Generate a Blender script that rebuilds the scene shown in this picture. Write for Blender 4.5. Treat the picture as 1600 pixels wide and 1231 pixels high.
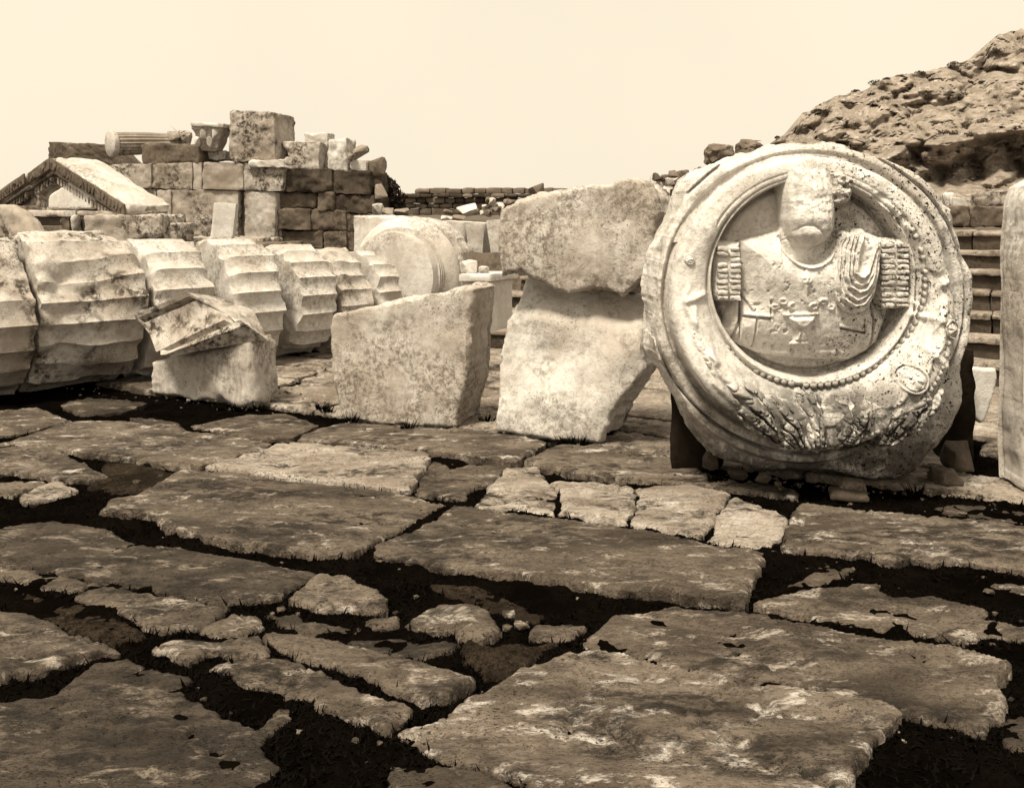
import bpy, bmesh, math, random
import numpy as np
from mathutils import Vector

S = bpy.context.scene
for o in list(bpy.data.objects): bpy.data.objects.remove(o)
COL = S.collection

# ------------------------------------------------------------------ camera
F, HZ, CH = 1500.0, 335.0, 1.6          # focal length in photo pixels, horizon row, eye height
cam = bpy.data.cameras.new('camera'); co = bpy.data.objects.new('camera', cam); COL.objects.link(co)
co.location = (0, 0, CH); co.rotation_euler = (math.radians(90), 0, 0)
cam.sensor_width = 36; cam.lens = 36 * F / 1600; cam.shift_y = -(615.5 - HZ) / 1600
cam.clip_start = .05; cam.clip_end = 6000
S.camera = co
S.render.resolution_x, S.render.resolution_y = 1024, 787

# ------------------------------------------------------------------ light
SUN_EL, SUN_AZ = math.radians(62), math.atan2(-.56, -.83)     # azimuth measured from +Y towards +X
w = bpy.data.worlds.new('World'); S.world = w; w.use_nodes = True
nt = w.node_tree; nt.nodes.clear()
out = nt.nodes.new('ShaderNodeOutputWorld'); bg = nt.nodes.new('ShaderNodeBackground')
sky = nt.nodes.new('ShaderNodeTexSky'); sky.sky_type = 'NISHITA'; sky.sun_disc = False
sky.sun_elevation = SUN_EL; sky.sun_rotation = SUN_AZ; sky.dust_density = 4
bw = nt.nodes.new('ShaderNodeRGBToBW'); nt.links.new(sky.outputs[0], bw.inputs[0])
mul = nt.nodes.new('ShaderNodeMix'); mul.data_type = 'RGBA'; mul.blend_type = 'MULTIPLY'; mul.inputs[0].default_value = 1
nt.links.new(bw.outputs[0], mul.inputs[6]); mul.inputs[7].default_value = (1, .88, .66, 1)
mix = nt.nodes.new('ShaderNodeMix'); mix.data_type = 'RGBA'; mix.inputs[0].default_value = .93   # overcast veil
nt.links.new(mul.outputs[2], mix.inputs[6]); mix.inputs[7].default_value = (8.4, 7.45, 5.85, 1)
wn = nt.nodes.new('ShaderNodeTexNoise'); wn.inputs['Scale'].default_value = 2.2; wn.inputs['Detail'].default_value = 5
wr = nt.nodes.new('ShaderNodeMapRange'); wr.inputs[1].default_value = .3; wr.inputs[2].default_value = .7; wr.inputs[3].default_value = .965; wr.inputs[4].default_value = 1.035; nt.links.new(wn.outputs[0], wr.inputs[0])
wm = nt.nodes.new('ShaderNodeMix'); wm.data_type = 'RGBA'; wm.blend_type = 'MULTIPLY'; wm.inputs[0].default_value = 1; nt.links.new(mix.outputs[2], wm.inputs[6]); nt.links.new(wr.outputs[0], wm.inputs[7])
nt.links.new(wm.outputs[2], bg.inputs[0]); bg.inputs[1].default_value = .100
nt.links.new(bg.outputs[0], out.inputs[0])
sl = bpy.data.lights.new('sun', 'SUN'); sl.energy = 5.0; sl.angle = math.radians(12); sl.color = (1, .90, .72)
so = bpy.data.objects.new('sun', sl); COL.objects.link(so)
tos = Vector((math.sin(SUN_AZ) * math.cos(SUN_EL), math.cos(SUN_AZ) * math.cos(SUN_EL), math.sin(SUN_EL)))
so.rotation_euler = tos.to_track_quat('Z', 'Y').to_euler(); so.location = tos * 60
vs = S.view_settings; vs.view_transform = 'Standard'; vs.look = 'None'; vs.exposure = .32; vs.gamma = 1; vs.use_curve_mapping = False
S.render.engine = 'CYCLES'
S.cycles.max_bounces = 6; S.cycles.diffuse_bounces = 4

# ------------------------------------------------------------------ numeric helpers
def W(px, py, Y): return np.array([(px - 800) / F * Y, Y, CH - (py - HZ) / F * Y])
def G(px, py, z=0):
    Y = F * (CH - z) / (py - HZ); return np.array([(px - 800) / F * Y, Y, z])
def _hash(ix, iy, iz, seed):
    n = (ix * 374761393 + iy * 668265263 + iz * 2147483647 + seed * 1274126177) & 0xffffffff
    n = ((n ^ (n >> 13)) * 1274126177) & 0xffffffff
    n = ((n ^ (n >> 16)) * 2246822519) & 0xffffffff
    return ((n ^ (n >> 15)) & 0xffffff) / 16777215.0
def noise(P, seed=0):
    P = np.asarray(P, float); I = np.floor(P).astype(np.int64); f = P - I; u = f * f * f * (f * (f * 6 - 15) + 10)
    x, y, z = I[..., 0], I[..., 1], I[..., 2]; a, b, c = u[..., 0], u[..., 1], u[..., 2]
    def L(dx, dy, dz): return _hash(x + dx, y + dy, z + dz, seed)
    x00 = L(0,0,0) * (1 - a) + L(1,0,0) * a; x10 = L(0,1,0) * (1 - a) + L(1,1,0) * a
    x01 = L(0,0,1) * (1 - a) + L(1,0,1) * a; x11 = L(0,1,1) * (1 - a) + L(1,1,1) * a
    return ((x00 * (1 - b) + x10 * b) * (1 - c) + (x01 * (1 - b) + x11 * b) * c) * 2 - 1
def fbm(P, oct=4, seed=0, gain=.5):
    P = np.asarray(P, float); s = 0; a = 1; t = 0
    for i in range(oct):
        s = s + a * noise(P * (2.03 ** i) + i * 17.3, seed + i); t += a; a *= gain
    return s / t * 1.5
def fb2(x, y, sc, oct=4, seed=0, gain=.5):
    return fbm(np.stack([x * sc, y * sc, np.zeros_like(x) + seed * .37], -1), oct, seed, gain)
def sst(a, b, x):
    t = np.clip((x - a) / (b - a), 0, 1); return t * t * (3 - 2 * t)
def psdf(x, y, poly):
    poly = np.asarray(poly, float); d = np.full(x.shape, 1e18); ins = np.zeros(x.shape, bool); n = len(poly)
    for i in range(n):
        ax, ay = poly[i]; bx, by = poly[(i + 1) % n]; ex, ey = bx - ax, by - ay
        t = np.clip(((x - ax) * ex + (y - ay) * ey) / (ex * ex + ey * ey + 1e-12), 0, 1)
        d = np.minimum(d, (x - ax - t * ex) ** 2 + (y - ay - t * ey) ** 2)
        c = ((ay > y) != (by > y)) & (x < (bx - ax) * (y - ay) / (by - ay + 1e-15) + ax); ins ^= c
    d = np.sqrt(d); return np.where(ins, -d, d)
def pline(x, y, pts):
    d = np.full(x.shape, 1e18)
    for (ax, ay), (bx, by) in zip(pts[:-1], pts[1:]):
        ex, ey = bx - ax, by - ay; t = np.clip(((x - ax) * ex + (y - ay) * ey) / (ex * ex + ey * ey + 1e-12), 0, 1)
        d = np.minimum(d, (x - ax - t * ex) ** 2 + (y - ay - t * ey) ** 2)
    return np.sqrt(d)
def unit(v): v = np.asarray(v, float); return v / np.linalg.norm(v)

# ------------------------------------------------------------------ objects
def tag(o, label=None, cat=None, group=None, kind=None):
    if label: o['label'] = label
    if cat: o['category'] = cat
    if group: o['group'] = group
    if kind: o['kind'] = kind
    return o
def empty(name, loc, *t, **k):
    o = bpy.data.objects.new(name, None); COL.objects.link(o); o.location = tuple(map(float, loc)); o.empty_display_size = .2
    return tag(o, *t, **k)
def mesh_np(name, V, Q=None, T=None, sharp=48, smooth=True):
    me = bpy.data.meshes.new(name); V = np.asarray(V, np.float32)
    loops = []; starts = []; tot = []
    n = 0
    if Q is not None and len(Q):
        Q = np.asarray(Q, np.int32); loops.append(Q.ravel()); starts.append(np.arange(len(Q)) * 4); tot.append(np.full(len(Q), 4)); n = len(Q) * 4
    if T is not None and len(T):
        T = np.asarray(T, np.int32); loops.append(T.ravel()); starts.append(n + np.arange(len(T)) * 3); tot.append(np.full(len(T), 3))
    loops = np.concatenate(loops).astype(np.int32); starts = np.concatenate(starts).astype(np.int32); tot = np.concatenate(tot).astype(np.int32)
    me.vertices.add(len(V)); me.vertices.foreach_set('co', V.ravel())
    me.loops.add(len(loops)); me.loops.foreach_set('vertex_index', loops)
    me.polygons.add(len(starts)); me.polygons.foreach_set('loop_start', starts); me.polygons.foreach_set('loop_total', tot)
    me.update(calc_edges=True); me.validate()
    if smooth:
        me.polygons.foreach_set('use_smooth', np.ones(len(me.polygons), bool))
        if sharp: me.set_sharp_from_angle(angle=math.radians(sharp))
    return me
def put(name, me, mat, parent=None, loc=(0, 0, 0)):
    """link a mesh whose vertices are world coordinates; its origin goes to loc, or to the parent's origin"""
    base = np.array(loc, float)
    if parent is not None: base = WORLD[parent.name]
    n = len(me.vertices); c = np.empty(n * 3, np.float32); me.vertices.foreach_get('co', c)
    c = c.reshape(-1, 3) - base.astype(np.float32); me.vertices.foreach_set('co', c.ravel()); me.update()
    o = bpy.data.objects.new(name, me); COL.objects.link(o); me.materials.append(M[mat] if isinstance(mat, str) else mat)
    if parent is not None: o.parent = parent; WORLD[o.name] = base
    else: o.location = tuple(base); WORLD[o.name] = base
    return o
WORLD = {}
def root(name, loc, label, cat, group=None):
    o = empty(name, loc, label, cat, group); WORLD[o.name] = np.array(loc, float); return o
def joinparts(parts):
    V, Q, T = [], [], []; n = 0
    for v, q, t in parts:
        V.append(v)
        if q is not None and len(q): Q.append(np.asarray(q) + n)
        if t is not None and len(t): T.append(np.asarray(t) + n)
        n += len(v)
    return np.concatenate(V), (np.concatenate(Q) if Q else None), (np.concatenate(T) if T else None)

def rbox_np(C, res=.03, r=.015, chip=1.5, amp=.006, freq=6, seed=0, nmax=40):
    """rounded, chipped, noisy hexahedron. C: 8 corners, order (x,y,z) bits 000 100 010 110 001 101 011 111"""
    C = np.asarray(C, float)
    L = np.array([np.mean([np.linalg.norm(C[i | b] - C[i]) for i in range(8) if not i & b]) for b in (1, 2, 4)])
    N = [int(min(nmax, max(3, round(l / res)))) for l in L]
    vs_, qs_ = [], []; n0 = 0
    def lin(n, l):  # denser towards the edges
        t = np.linspace(0, 1, n + 1); return t
    for ax in range(3):
        a, b = [(1, 2), (2, 0), (0, 1)][ax]
        ta, tb = lin(N[a], L[a]), lin(N[b], L[b]); A, B = np.meshgrid(ta, tb, indexing='ij')
        for side in (0, 1):
            p = np.zeros(A.shape + (3,)); p[..., a] = A; p[..., b] = B; p[..., ax] = side
            vs_.append(p.reshape(-1, 3)); I = np.arange(A.size).reshape(A.shape) + n0
            q = np.stack([I[:-1, :-1], I[1:, :-1], I[1:, 1:], I[:-1, 1:]], -1).reshape(-1, 4)
            if side == 0: q = q[:, ::-1]
            qs_.append(q); n0 += A.size
    P = np.concatenate(vs_); Q = np.concatenate(qs_)
    key = np.round(P * 1e5).astype(np.int64); _, idx, inv = np.unique(key, axis=0, return_index=True, return_inverse=True)
    P = P[idx]; Q = inv.reshape(-1)[Q]
    p = P * L; nz = fbm(p * freq * .6 + seed * 3.1, 3, seed)
    rr = r * (1 + chip * np.clip(nz + .15, 0, 1) * 2.2); rr = np.minimum(rr, L.min() * .45)[:, None]
    c = np.clip(p, rr, L - rr); d = p - c; dn = np.linalg.norm(d, axis=1, keepdims=True) + 1e-9; dr = d / dn
    p = c + dr * rr + dr * (amp * fbm(p * freq + seed * 7.7, 4, seed + 5))[:, None]
    t = p / L
    x, y, z = t[:, 0:1], t[:, 1:2], t[:, 2:3]
    V = sum((((x if i & 1 else 1 - x) * (y if i & 2 else 1 - y) * (z if i & 4 else 1 - z)) * C[i]) for i in range(8))
    return V, Q, None
def rbox(name, C, mat, parent=None, **k):
    C = np.asarray(C, float); V, Q, T = rbox_np(C, **k)
    b = C.mean(0); b[2] = C[:, 2].min()
    return put(name, mesh_np(name, V, Q), mat, parent, b)
D1 = unit((-.874, .486, 0)); D2 = unit((.486, .874, 0))        # the paving's two directions: along the rows, across them
def qbox(quad, Y, depth, dirv=(.25, .97, 0), Yr=None):
    """corners from a facing quad (photo px: tl, tr, br, bl) at depth Y (right side at Yr) running back by depth"""
    Yr = Y if Yr is None else Yr
    tl, tr, br, bl = quad; d = unit(dirv) * depth
    a = W(*bl, Y); b = W(*br, Yr); c = W(*tl, Y); e = W(*tr, Yr)
    return [a, b, a + d, b + d, c, e, c + d, e + d]
def rect(x0, y0, x1, y1): return [(x0, y0), (x1, y0), (x1, y1), (x0, y1)]

def relief_np(poly, O, U, V, N, thick, res, hf=None, r=.03, jag=.008, jfreq=9, amp=.006, freq=5, seed=0, side=3, snoise=.01, sfreq=4., grow=0., back=True, sdf=None, box=None, stretch=(1, 1)):
    """solid with a free outline in the plane (U,V), front relief along N, sides running back by thick"""
    if poly is not None:
        poly = np.asarray(poly, float); lo = poly.min(0) - res * 2; hi = poly.max(0) + res * 2
    else: lo, hi = np.array(box[0], float), np.array(box[1], float)
    nx, ny = [int(math.ceil(v)) + 1 for v in (hi - lo) / res]
    gx, gy = np.meshgrid(lo[0] + np.arange(nx) * res, lo[1] + np.arange(ny) * res, indexing='ij')
    def sd_at(x, y):
        s = (psdf(x, y, poly) if sdf is None else sdf(x, y)) - grow
        if jag: s = s + jag * fb2(x, y, jfreq, 4, seed + 11, .6)
        return s
    sd = sd_at(gx, gy)
    cm = (sd[:-1, :-1] + sd[1:, :-1] + sd[1:, 1:] + sd[:-1, 1:]) / 4 < 0
    cp = np.pad(cm, 1); used = cp[:-1, :-1] | cp[1:, :-1] | cp[:-1, 1:] | cp[1:, 1:]
    full = cp[:-1, :-1] & cp[1:, :-1] & cp[:-1, 1:] & cp[1:, 1:]; bnd = used & ~full
    g0, g1 = np.gradient(sd, res); gl = np.sqrt(g0 ** 2 + g1 ** 2) + 1e-9; g0 /= gl; g1 /= gl
    mv = np.where(bnd, np.clip(sd, -res * .9, res * .9), 0); x = gx - g0 * mv; y = gy - g1 * mv; sd2 = np.where(bnd, 0, np.minimum(sd, 0))
    t = np.clip(-sd2 / max(r, 1e-6), 0, 1); h = -r * (1 - np.sqrt(np.clip(1 - (1 - t) ** 2, 0, 1)))
    if hf is not None: h = h + hf(x, y, sd2)
    if amp: h = h + amp * fb2(x * stretch[0], y * stretch[1], freq, 5, seed + 3)
    idx = np.full(used.shape, -1); idx[used] = np.arange(used.sum())
    xu, yu, hu = x[used], y[used], h[used]
    O, U, V, N = [np.asarray(a, float) for a in (O, U, V, N)]
    pt = lambda x, y, h: O + x[:, None] * U + y[:, None] * V + h[:, None] * N
    P = [pt(xu, yu, hu)]; nv = len(xu)
    i, j = np.nonzero(cm); Q = [np.stack([idx[i, j], idx[i + 1, j], idx[i + 1, j + 1], idx[i, j + 1]], -1)]
    # boundary edges (cell present on one side only), oriented
    E = []
    a, b = np.nonzero(cm & ~cp[1:-1, :-2]); E.append(np.stack([idx[a, b], idx[a + 1, b]], -1))
    a, b = np.nonzero(cm & ~cp[1:-1, 2:]); E.append(np.stack([idx[a + 1, b + 1], idx[a, b + 1]], -1))
    a, b = np.nonzero(cm & ~cp[:-2, 1:-1]); E.append(np.stack([idx[a, b + 1], idx[a, b]], -1))
    a, b = np.nonzero(cm & ~cp[2:, 1:-1]); E.append(np.stack([idx[a + 1, b], idx[a + 1, b + 1]], -1))
    E = np.concatenate(E); bv = np.unique(E); mp = np.full(nv, -1); mp[bv] = np.arange(len(bv)); Eb = mp[E]
    bx, by, bh = xu[bv], yu[bv], hu[bv]; gx0, gy0 = g0[used][bv], g1[used][bv]
    prev = E; n0 = nv
    for k in range(1, side + 1):
        f = k / side; hh = bh * (1 - f) - thick * f
        off = snoise * (fbm(np.stack([bx, by, hh], -1) * sfreq + seed, 4, seed + 9)) - (r * .7 if k == side else 0)
        P.append(pt(bx + gx0 * off, by + gy0 * off, hh)); cur = Eb + n0
        Q.append(np.stack([prev[:, 0], cur[:, 0], cur[:, 1], prev[:, 1]], -1)); prev = cur; n0 += len(bv)
    if back:
        P.append(pt(xu, yu, np.full(nv, -thick * 1.001))); Q.append(Q[0][:, ::-1] + n0)
    return np.concatenate(P), np.concatenate(Q), None
def relief(name, poly, O, U, V, N, thick, res, mat, parent=None, loc=None, **k):
    v, q, t = relief_np(poly, O, U, V, N, thick, res, **k)
    return put(name, mesh_np(name, v, q), mat, parent, loc if loc is not None else np.array([v[:, 0].mean(), v[:, 1].mean(), v[:, 2].min()]))
def upright(name, outline, anchor, yaw, thick, mat, res=.014, label=None, cat=None, **k):
    """standing stone: front outline in photo px on a vertical plane through anchor; yaw turns the plane about Z"""
    u = np.array([math.cos(yaw), math.sin(yaw), 0]); n = np.array([math.sin(yaw), -math.cos(yaw), 0]); v = np.array([0, 0, 1.])
    A = np.asarray(anchor, float); cam0 = np.array([0, 0, CH]); pl = []
    for px, py in outline:
        d = W(px, py, 1.0) - cam0; t = np.dot(A - cam0, n) / np.dot(d, n); p = cam0 + d * t; pl.append((np.dot(p - A, u), np.dot(p - A, v)))
    o = relief(name, pl, A, u, v, n, thick, res, mat, **k)
    return tag(o, label, cat)
def lump_np(c, size, seed, n=16, sub=1, amp=.05, cube=.55):
    rng = random.Random(seed); bm = bmesh.new()
    for i in range(n):
        v = Vector((rng.uniform(-1, 1), rng.uniform(-1, 1), rng.uniform(-1, 1)))
        m = max(abs(v.x), abs(v.y), abs(v.z)); v = v / m * cube + v.normalized() * (1 - cube); bm.verts.new(v)
    bmesh.ops.convex_hull(bm, input=bm.verts); bmesh.ops.delete(bm, geom=[v for v in bm.verts if not v.link_faces], context='VERTS')
    bmesh.ops.bevel(bm, geom=list(bm.edges), offset=.07, segments=2, affect='EDGES', profile=.6)
    bmesh.ops.triangulate(bm, faces=bm.faces)
    if sub: bmesh.ops.subdivide_edges(bm, edges=bm.edges, cuts=sub, use_grid_fill=True)
    bmesh.ops.triangulate(bm, faces=bm.faces); bm.verts.index_update()
    V = np.array([v.co[:] for v in bm.verts]); T = np.array([[v.index for v in f.verts] for f in bm.faces]); bm.free()
    V = V * (1 + amp * fbm(V * 2.5 + seed, 3, seed))[:, None] * .5
    return V * np.array(size) + np.array(c), None, T
def lump(name, c, size, seed, mat, parent=None, **k):
    v, q, t = lump_np(c, size, seed, **k); b = np.array(c, float); b[2] = v[:, 2].min()
    return put(name, mesh_np(name, v, q, t, sharp=35), mat, parent, b)
def loft_np(rows, ns=20, cross=3, amp=.006, freq=6, seed=0):
    """solid between two end polygons: rows = list of (left point, right point) round a closed section"""
    R = [np.array(r, float) for r in rows]; dense = []
    for i in range(len(R)):
        a, b = R[i], R[(i + 1) % len(R)]
        for k in range(cross): dense.append(a + (b - a) * k / cross)
    dense = np.array(dense); m = len(dense); t = np.linspace(0, 1, ns + 1)[:, None]
    P = np.stack([d[0] + (d[1] - d[0]) * t for d in dense])            # m, ns+1, 3
    cen = P.mean(0, keepdims=True); dr = P - cen; dr /= np.linalg.norm(dr, axis=-1, keepdims=True) + 1e-9
    P = P + dr * (amp * fbm(P * freq + seed, 4, seed))[..., None]
    I = np.arange(m * (ns + 1)).reshape(m, ns + 1); J = np.roll(I, -1, 0)
    Q = np.stack([I[:, :-1], I[:, 1:], J[:, 1:], J[:, :-1]], -1).reshape(-1, 4)
    V = P.reshape(-1, 3); cl, cr = V[I[:, 0]].mean(0), V[I[:, -1]].mean(0); V = np.vstack([V, cl, cr]); n = len(V)
    T = [(n - 2, J[k, 0], I[k, 0]) [::-1] for k in range(m)] + [(n - 1, I[k, -1], J[k, -1])[::-1] for k in range(m)]
    return V, Q, np.array(T)

# ------------------------------------------------------------------ materials (sepia print: one warm hue, only value changes)
def sep(v):
    t = min(1, v / .6); return (v * (1.10 - .08 * t), v * (.83 + .15 * t), v * (.60 + .33 * t), 1)
M = {}
def stone(name, base=.66, mid=.45, dark=.10, stain=.5, speck=.5, scale=1., rough=.85, bump=.5, streak=0, grime_shade=None, stretch=(1, 1, 1), speckscale=1., light=0, fs=24):
    m = bpy.data.materials.new(name); m.use_nodes = True; t = m.node_tree; N = t.nodes; L = t.links; N.clear()
    o = N.new('ShaderNodeOutputMaterial'); b = N.new('ShaderNodeBsdfPrincipled'); L.new(b.outputs[0], o.inputs[0])
    b.inputs['Roughness'].default_value = rough; b.inputs['Specular IOR Level'].default_value = .0 if base < .04 else .2
    tc = N.new('ShaderNodeTexCoord'); oi = N.new('ShaderNodeObjectInfo')
    mm = N.new('ShaderNodeMath'); mm.operation = 'MULTIPLY'; mm.inputs[1].default_value = 57; L.new(oi.outputs['Random'], mm.inputs[0])
    ad = N.new('ShaderNodeVectorMath'); ad.operation = 'ADD'; L.new(tc.outputs['Object'], ad.inputs[0]); L.new(mm.outputs[0], ad.inputs[1])
    mp = N.new('ShaderNodeMapping'); mp.inputs['Scale'].default_value = stretch; L.new(ad.outputs[0], mp.inputs[0]); vec = mp.outputs[0]
    def nz(sc, det=6, ro=.6, dist=0, v=None):
        n = N.new('ShaderNodeTexNoise'); n.inputs['Scale'].default_value = sc * scale; n.inputs['Detail'].default_value = det
        n.inputs['Roughness'].default_value = ro; n.inputs['Distortion'].default_value = dist; L.new(v or vec, n.inputs['Vector']); return n.outputs[0]
    def mr(x, a, c, lo=0., hi=1.):
        n = N.new('ShaderNodeMapRange'); n.interpolation_type = 'SMOOTHSTEP'; n.inputs[1].default_value = a; n.inputs[2].default_value = c
        n.inputs[3].default_value = lo; n.inputs[4].default_value = hi; L.new(x, n.inputs[0]); return n.outputs[0]
    def ma(op, a, c):
        n = N.new('ShaderNodeMath'); n.operation = op
        for i, q in enumerate((a, c)):
            if isinstance(q, (int, float)): n.inputs[i].default_value = q
            else: L.new(q, n.inputs[i])
        return n.outputs[0]
    def mx(f, a, c):
        n = N.new('ShaderNodeMix'); n.data_type = 'RGBA'; L.new(f, n.inputs[0])
        for i, q in ((6, a), (7, c)):
            if isinstance(q, tuple): n.inputs[i].default_value = q
            else: L.new(q, n.inputs[i])
        return n.outputs[2]
    col = mx(mr(nz(1.7, 7, .66), .40, .62), sep(base), sep(mid))
    col = mx(mr(nz(14, 6, .75), .44, .66, 0, .75), col, sep(mid * .78 + base * .1))
    if light: col = mx(mr(nz(4.2, 8, .76, .4), .53, .66, 0, light), col, sep(min(.6, base * 2.9)))
    if stain:
        msk = mr(nz(1.5, 4, .6), .44, .60); fine = mr(nz(fs, 8, .8, .3), .44 , .58)
        col = mx(ma('MULTIPLY', ma('MULTIPLY', msk, fine), stain), col, sep(dark * 1.6))
    if streak:
        m2 = N.new('ShaderNodeMapping'); m2.inputs['Scale'].default_value = (7, 7, .7); L.new(ad.outputs[0], m2.inputs[0])
        col = mx(mr(nz(1.4, 7, .65, .3, m2.outputs[0]), .5, .72, 0, streak), col, sep(mid * .45))
    sp = None
    if speck:
        sp = mr(nz(62 * speckscale, 4, .65), .575, .62); den = mr(nz(2.6, 3, .6), .38, .66)
        sp2 = mr(nz(170 * speckscale, 2, .5), .60, .66)
        spm = ma('MULTIPLY', ma('MAXIMUM', sp, ma('MULTIPLY', sp2, .7)), den)
        if grime_shade:
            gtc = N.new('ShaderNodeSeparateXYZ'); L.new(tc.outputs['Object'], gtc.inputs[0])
            gx = mr(gtc.outputs[0], grime_shade[0], grime_shade[1], .25, 1.25); spm = ma('MULTIPLY', ma('MAXIMUM', sp, ma('MULTIPLY', sp2, .8)), ma('MULTIPLY', mr(nz(3.4, 4, .65), .34, .56), gx))
            gz = mr(gtc.outputs[2], grime_shade[2], grime_shade[3], 1., 0.)  # grime towards the foot, with the ring's ledge shadow partly painted in
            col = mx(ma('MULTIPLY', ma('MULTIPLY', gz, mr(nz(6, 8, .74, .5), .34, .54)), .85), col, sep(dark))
        col = mx(ma('MULTIPLY', spm, speck), col, sep(dark * .5))
    L.new(col, b.inputs['Base Color'])
    hgt = ma('ADD', ma('MULTIPLY', nz(22, 9, .68), .7), ma('MULTIPLY', nz(90, 4, .6), .3))
    if sp is not None: hgt = ma('SUBTRACT', hgt, ma('MULTIPLY', sp, .35 * speck))
    bp = N.new('ShaderNodeBump'); bp.inputs['Strength'].default_value = bump; bp.inputs['Distance'].default_value = .02; L.new(hgt, bp.inputs['Height']); L.new(bp.outputs[0], b.inputs['Normal'])
    M[name] = m; return m
stone('marble', .60, .44, .07, .6, .55)
stone('marble_stained', .52, .31, .03, 1., .8, fs=12)
stone('marble_veined', .52, .37, .06, .75, .7, streak=.45)
stone('marble_clean', .66, .54, .12, .2, .3)
stone('medallion', .66, .50, .02, .4, 1., bump=.7, grime_shade=(-.15, .30, -1.05, -.45), speckscale=.8)
stone('relief', .68, .54, .02, .35, .95, bump=.55, grime_shade=(-.15, .30, -.62, -.36), speckscale=.8)
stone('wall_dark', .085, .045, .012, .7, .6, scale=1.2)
stone('wall_mid', .15, .08, .02, .8, .6, scale=1.2)
stone('wall_marble', .42, .25, .025, 1., .6, fs=13)
stone('grey_block', .25, .15, .03, .9, .5)
stone('prop_shade', .02, .012, .005, .5, .4)  # near-black base colour stands in for the shade behind the medallion
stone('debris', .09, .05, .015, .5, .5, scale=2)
stone('step_riser', .34, .17, .03, .9, .6, scale=.8)
for i, (b_, m_) in enumerate(((.12, .045), (.10, .04), (.16, .06), (.065, .024))):
    stone('paving_%d' % i, b_, m_, .008, .9, .9, scale=1.3, bump=1., stretch=(.8, 1.6, 1), light=1., fs=7)
stone('paving_light', .36, .20, .012, 1., 1., scale=1.3, bump=1., stretch=(.8, 1.6, 1), light=.5, fs=8)
stone('paving_moss', .035, .015, .005, .9, .6, scale=1.6, bump=1, light=.4)
stone('paving_far', .30, .15, .015, .9, .8, scale=1.0, bump=.9, light=.5, fs=9)
stone('soil', .0045, .002, .001, .5, .3, scale=2, bump=1)
stone('earth', .12, .07, .02, .7, .4, scale=.5, bump=.6)
stone('hill_rock', .30, .19, .04, .75, .5, scale=.6, bump=.8, light=.6, fs=12)
stone('far_stone', .20, .12, .03, .6, .4, scale=.8)
def leafmat(name, v):
    m = bpy.data.materials.new(name); m.use_nodes = True; b = m.node_tree.nodes['Principled BSDF']
    n = m.node_tree.nodes.new('ShaderNodeTexNoise'); n.inputs['Scale'].default_value = 9
    r = m.node_tree.nodes.new('ShaderNodeValToRGB'); r.color_ramp.elements[0].color = sep(v * .5); r.color_ramp.elements[1].color = sep(v * 1.5)
    m.node_tree.links.new(n.outputs[0], r.inputs[0]); m.node_tree.links.new(r.outputs[0], b.inputs['Base Color']); b.inputs['Roughness'].default_value = .9; b.inputs['Specular IOR Level'].default_value = .02
    M[name] = m
leafmat('weed', .003); leafmat('bush', .03); leafmat('scrub', .06)

# ================================================================== SETTING
# ground sheet: low by the paving, rising behind the steps, out to the horizon
aa = np.array([-2500, -600, -150, -60, -30, -20, -14, -10, -6, -3, 0, 3, 6, 10, 14, 20, 30, 60, 150, 600, 2500.])
bb = np.array([-40, -10, 0, 5, 9, 12.9, 13.3, 13.6, 16, 20, 28, 40, 70, 200, 800, 3000.])
A_, B_ = np.meshgrid(aa, bb, indexing='ij'); zz = np.where(B_ < 13.1, -.22, np.where(B_ < 13.4, .6, 1.33))
gv = (A_[..., None] * -D1 + B_[..., None] * D2); gv[..., 2] = zz; I = np.arange(A_.size).reshape(A_.shape)
tag(put('ground', mesh_np('ground', gv.reshape(-1, 3), np.stack([I[:-1, :-1], I[1:, :-1], I[1:, 1:], I[:-1, 1:]], -1).reshape(-1, 4)), 'earth'), kind='structure')

# paving: a bed of dark soil with every flagstone its own child
def bedh(x, y): return -.022 + .012 * fb2(x, y, 2.2, 3, 5) + .016 * fb2(x, y, 14, 4, 8, .6) - .022 * sst(5.2, 6.2, y)
gx, gy = np.meshgrid(np.arange(-6, 6.01, .022), np.concatenate([np.arange(2.2, 7, .018), np.arange(7, 14, .06)]), indexing='ij')
I = np.arange(gx.size).reshape(gx.shape); bq = np.stack([I[:-1, :-1], I[1:, :-1], I[1:, 1:], I[:-1, 1:]], -1).reshape(-1, 4)
bcen = (gx[:-1, :-1] * D2[0] + gy[:-1, :-1] * D2[1]).ravel() < 10.6
pave = tag(put('pavement', mesh_np('pavement', np.stack([gx, gy, bedh(gx, gy)], -1).reshape(-1, 3), bq[bcen], sharp=0), 'soil'), kind='structure')

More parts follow.
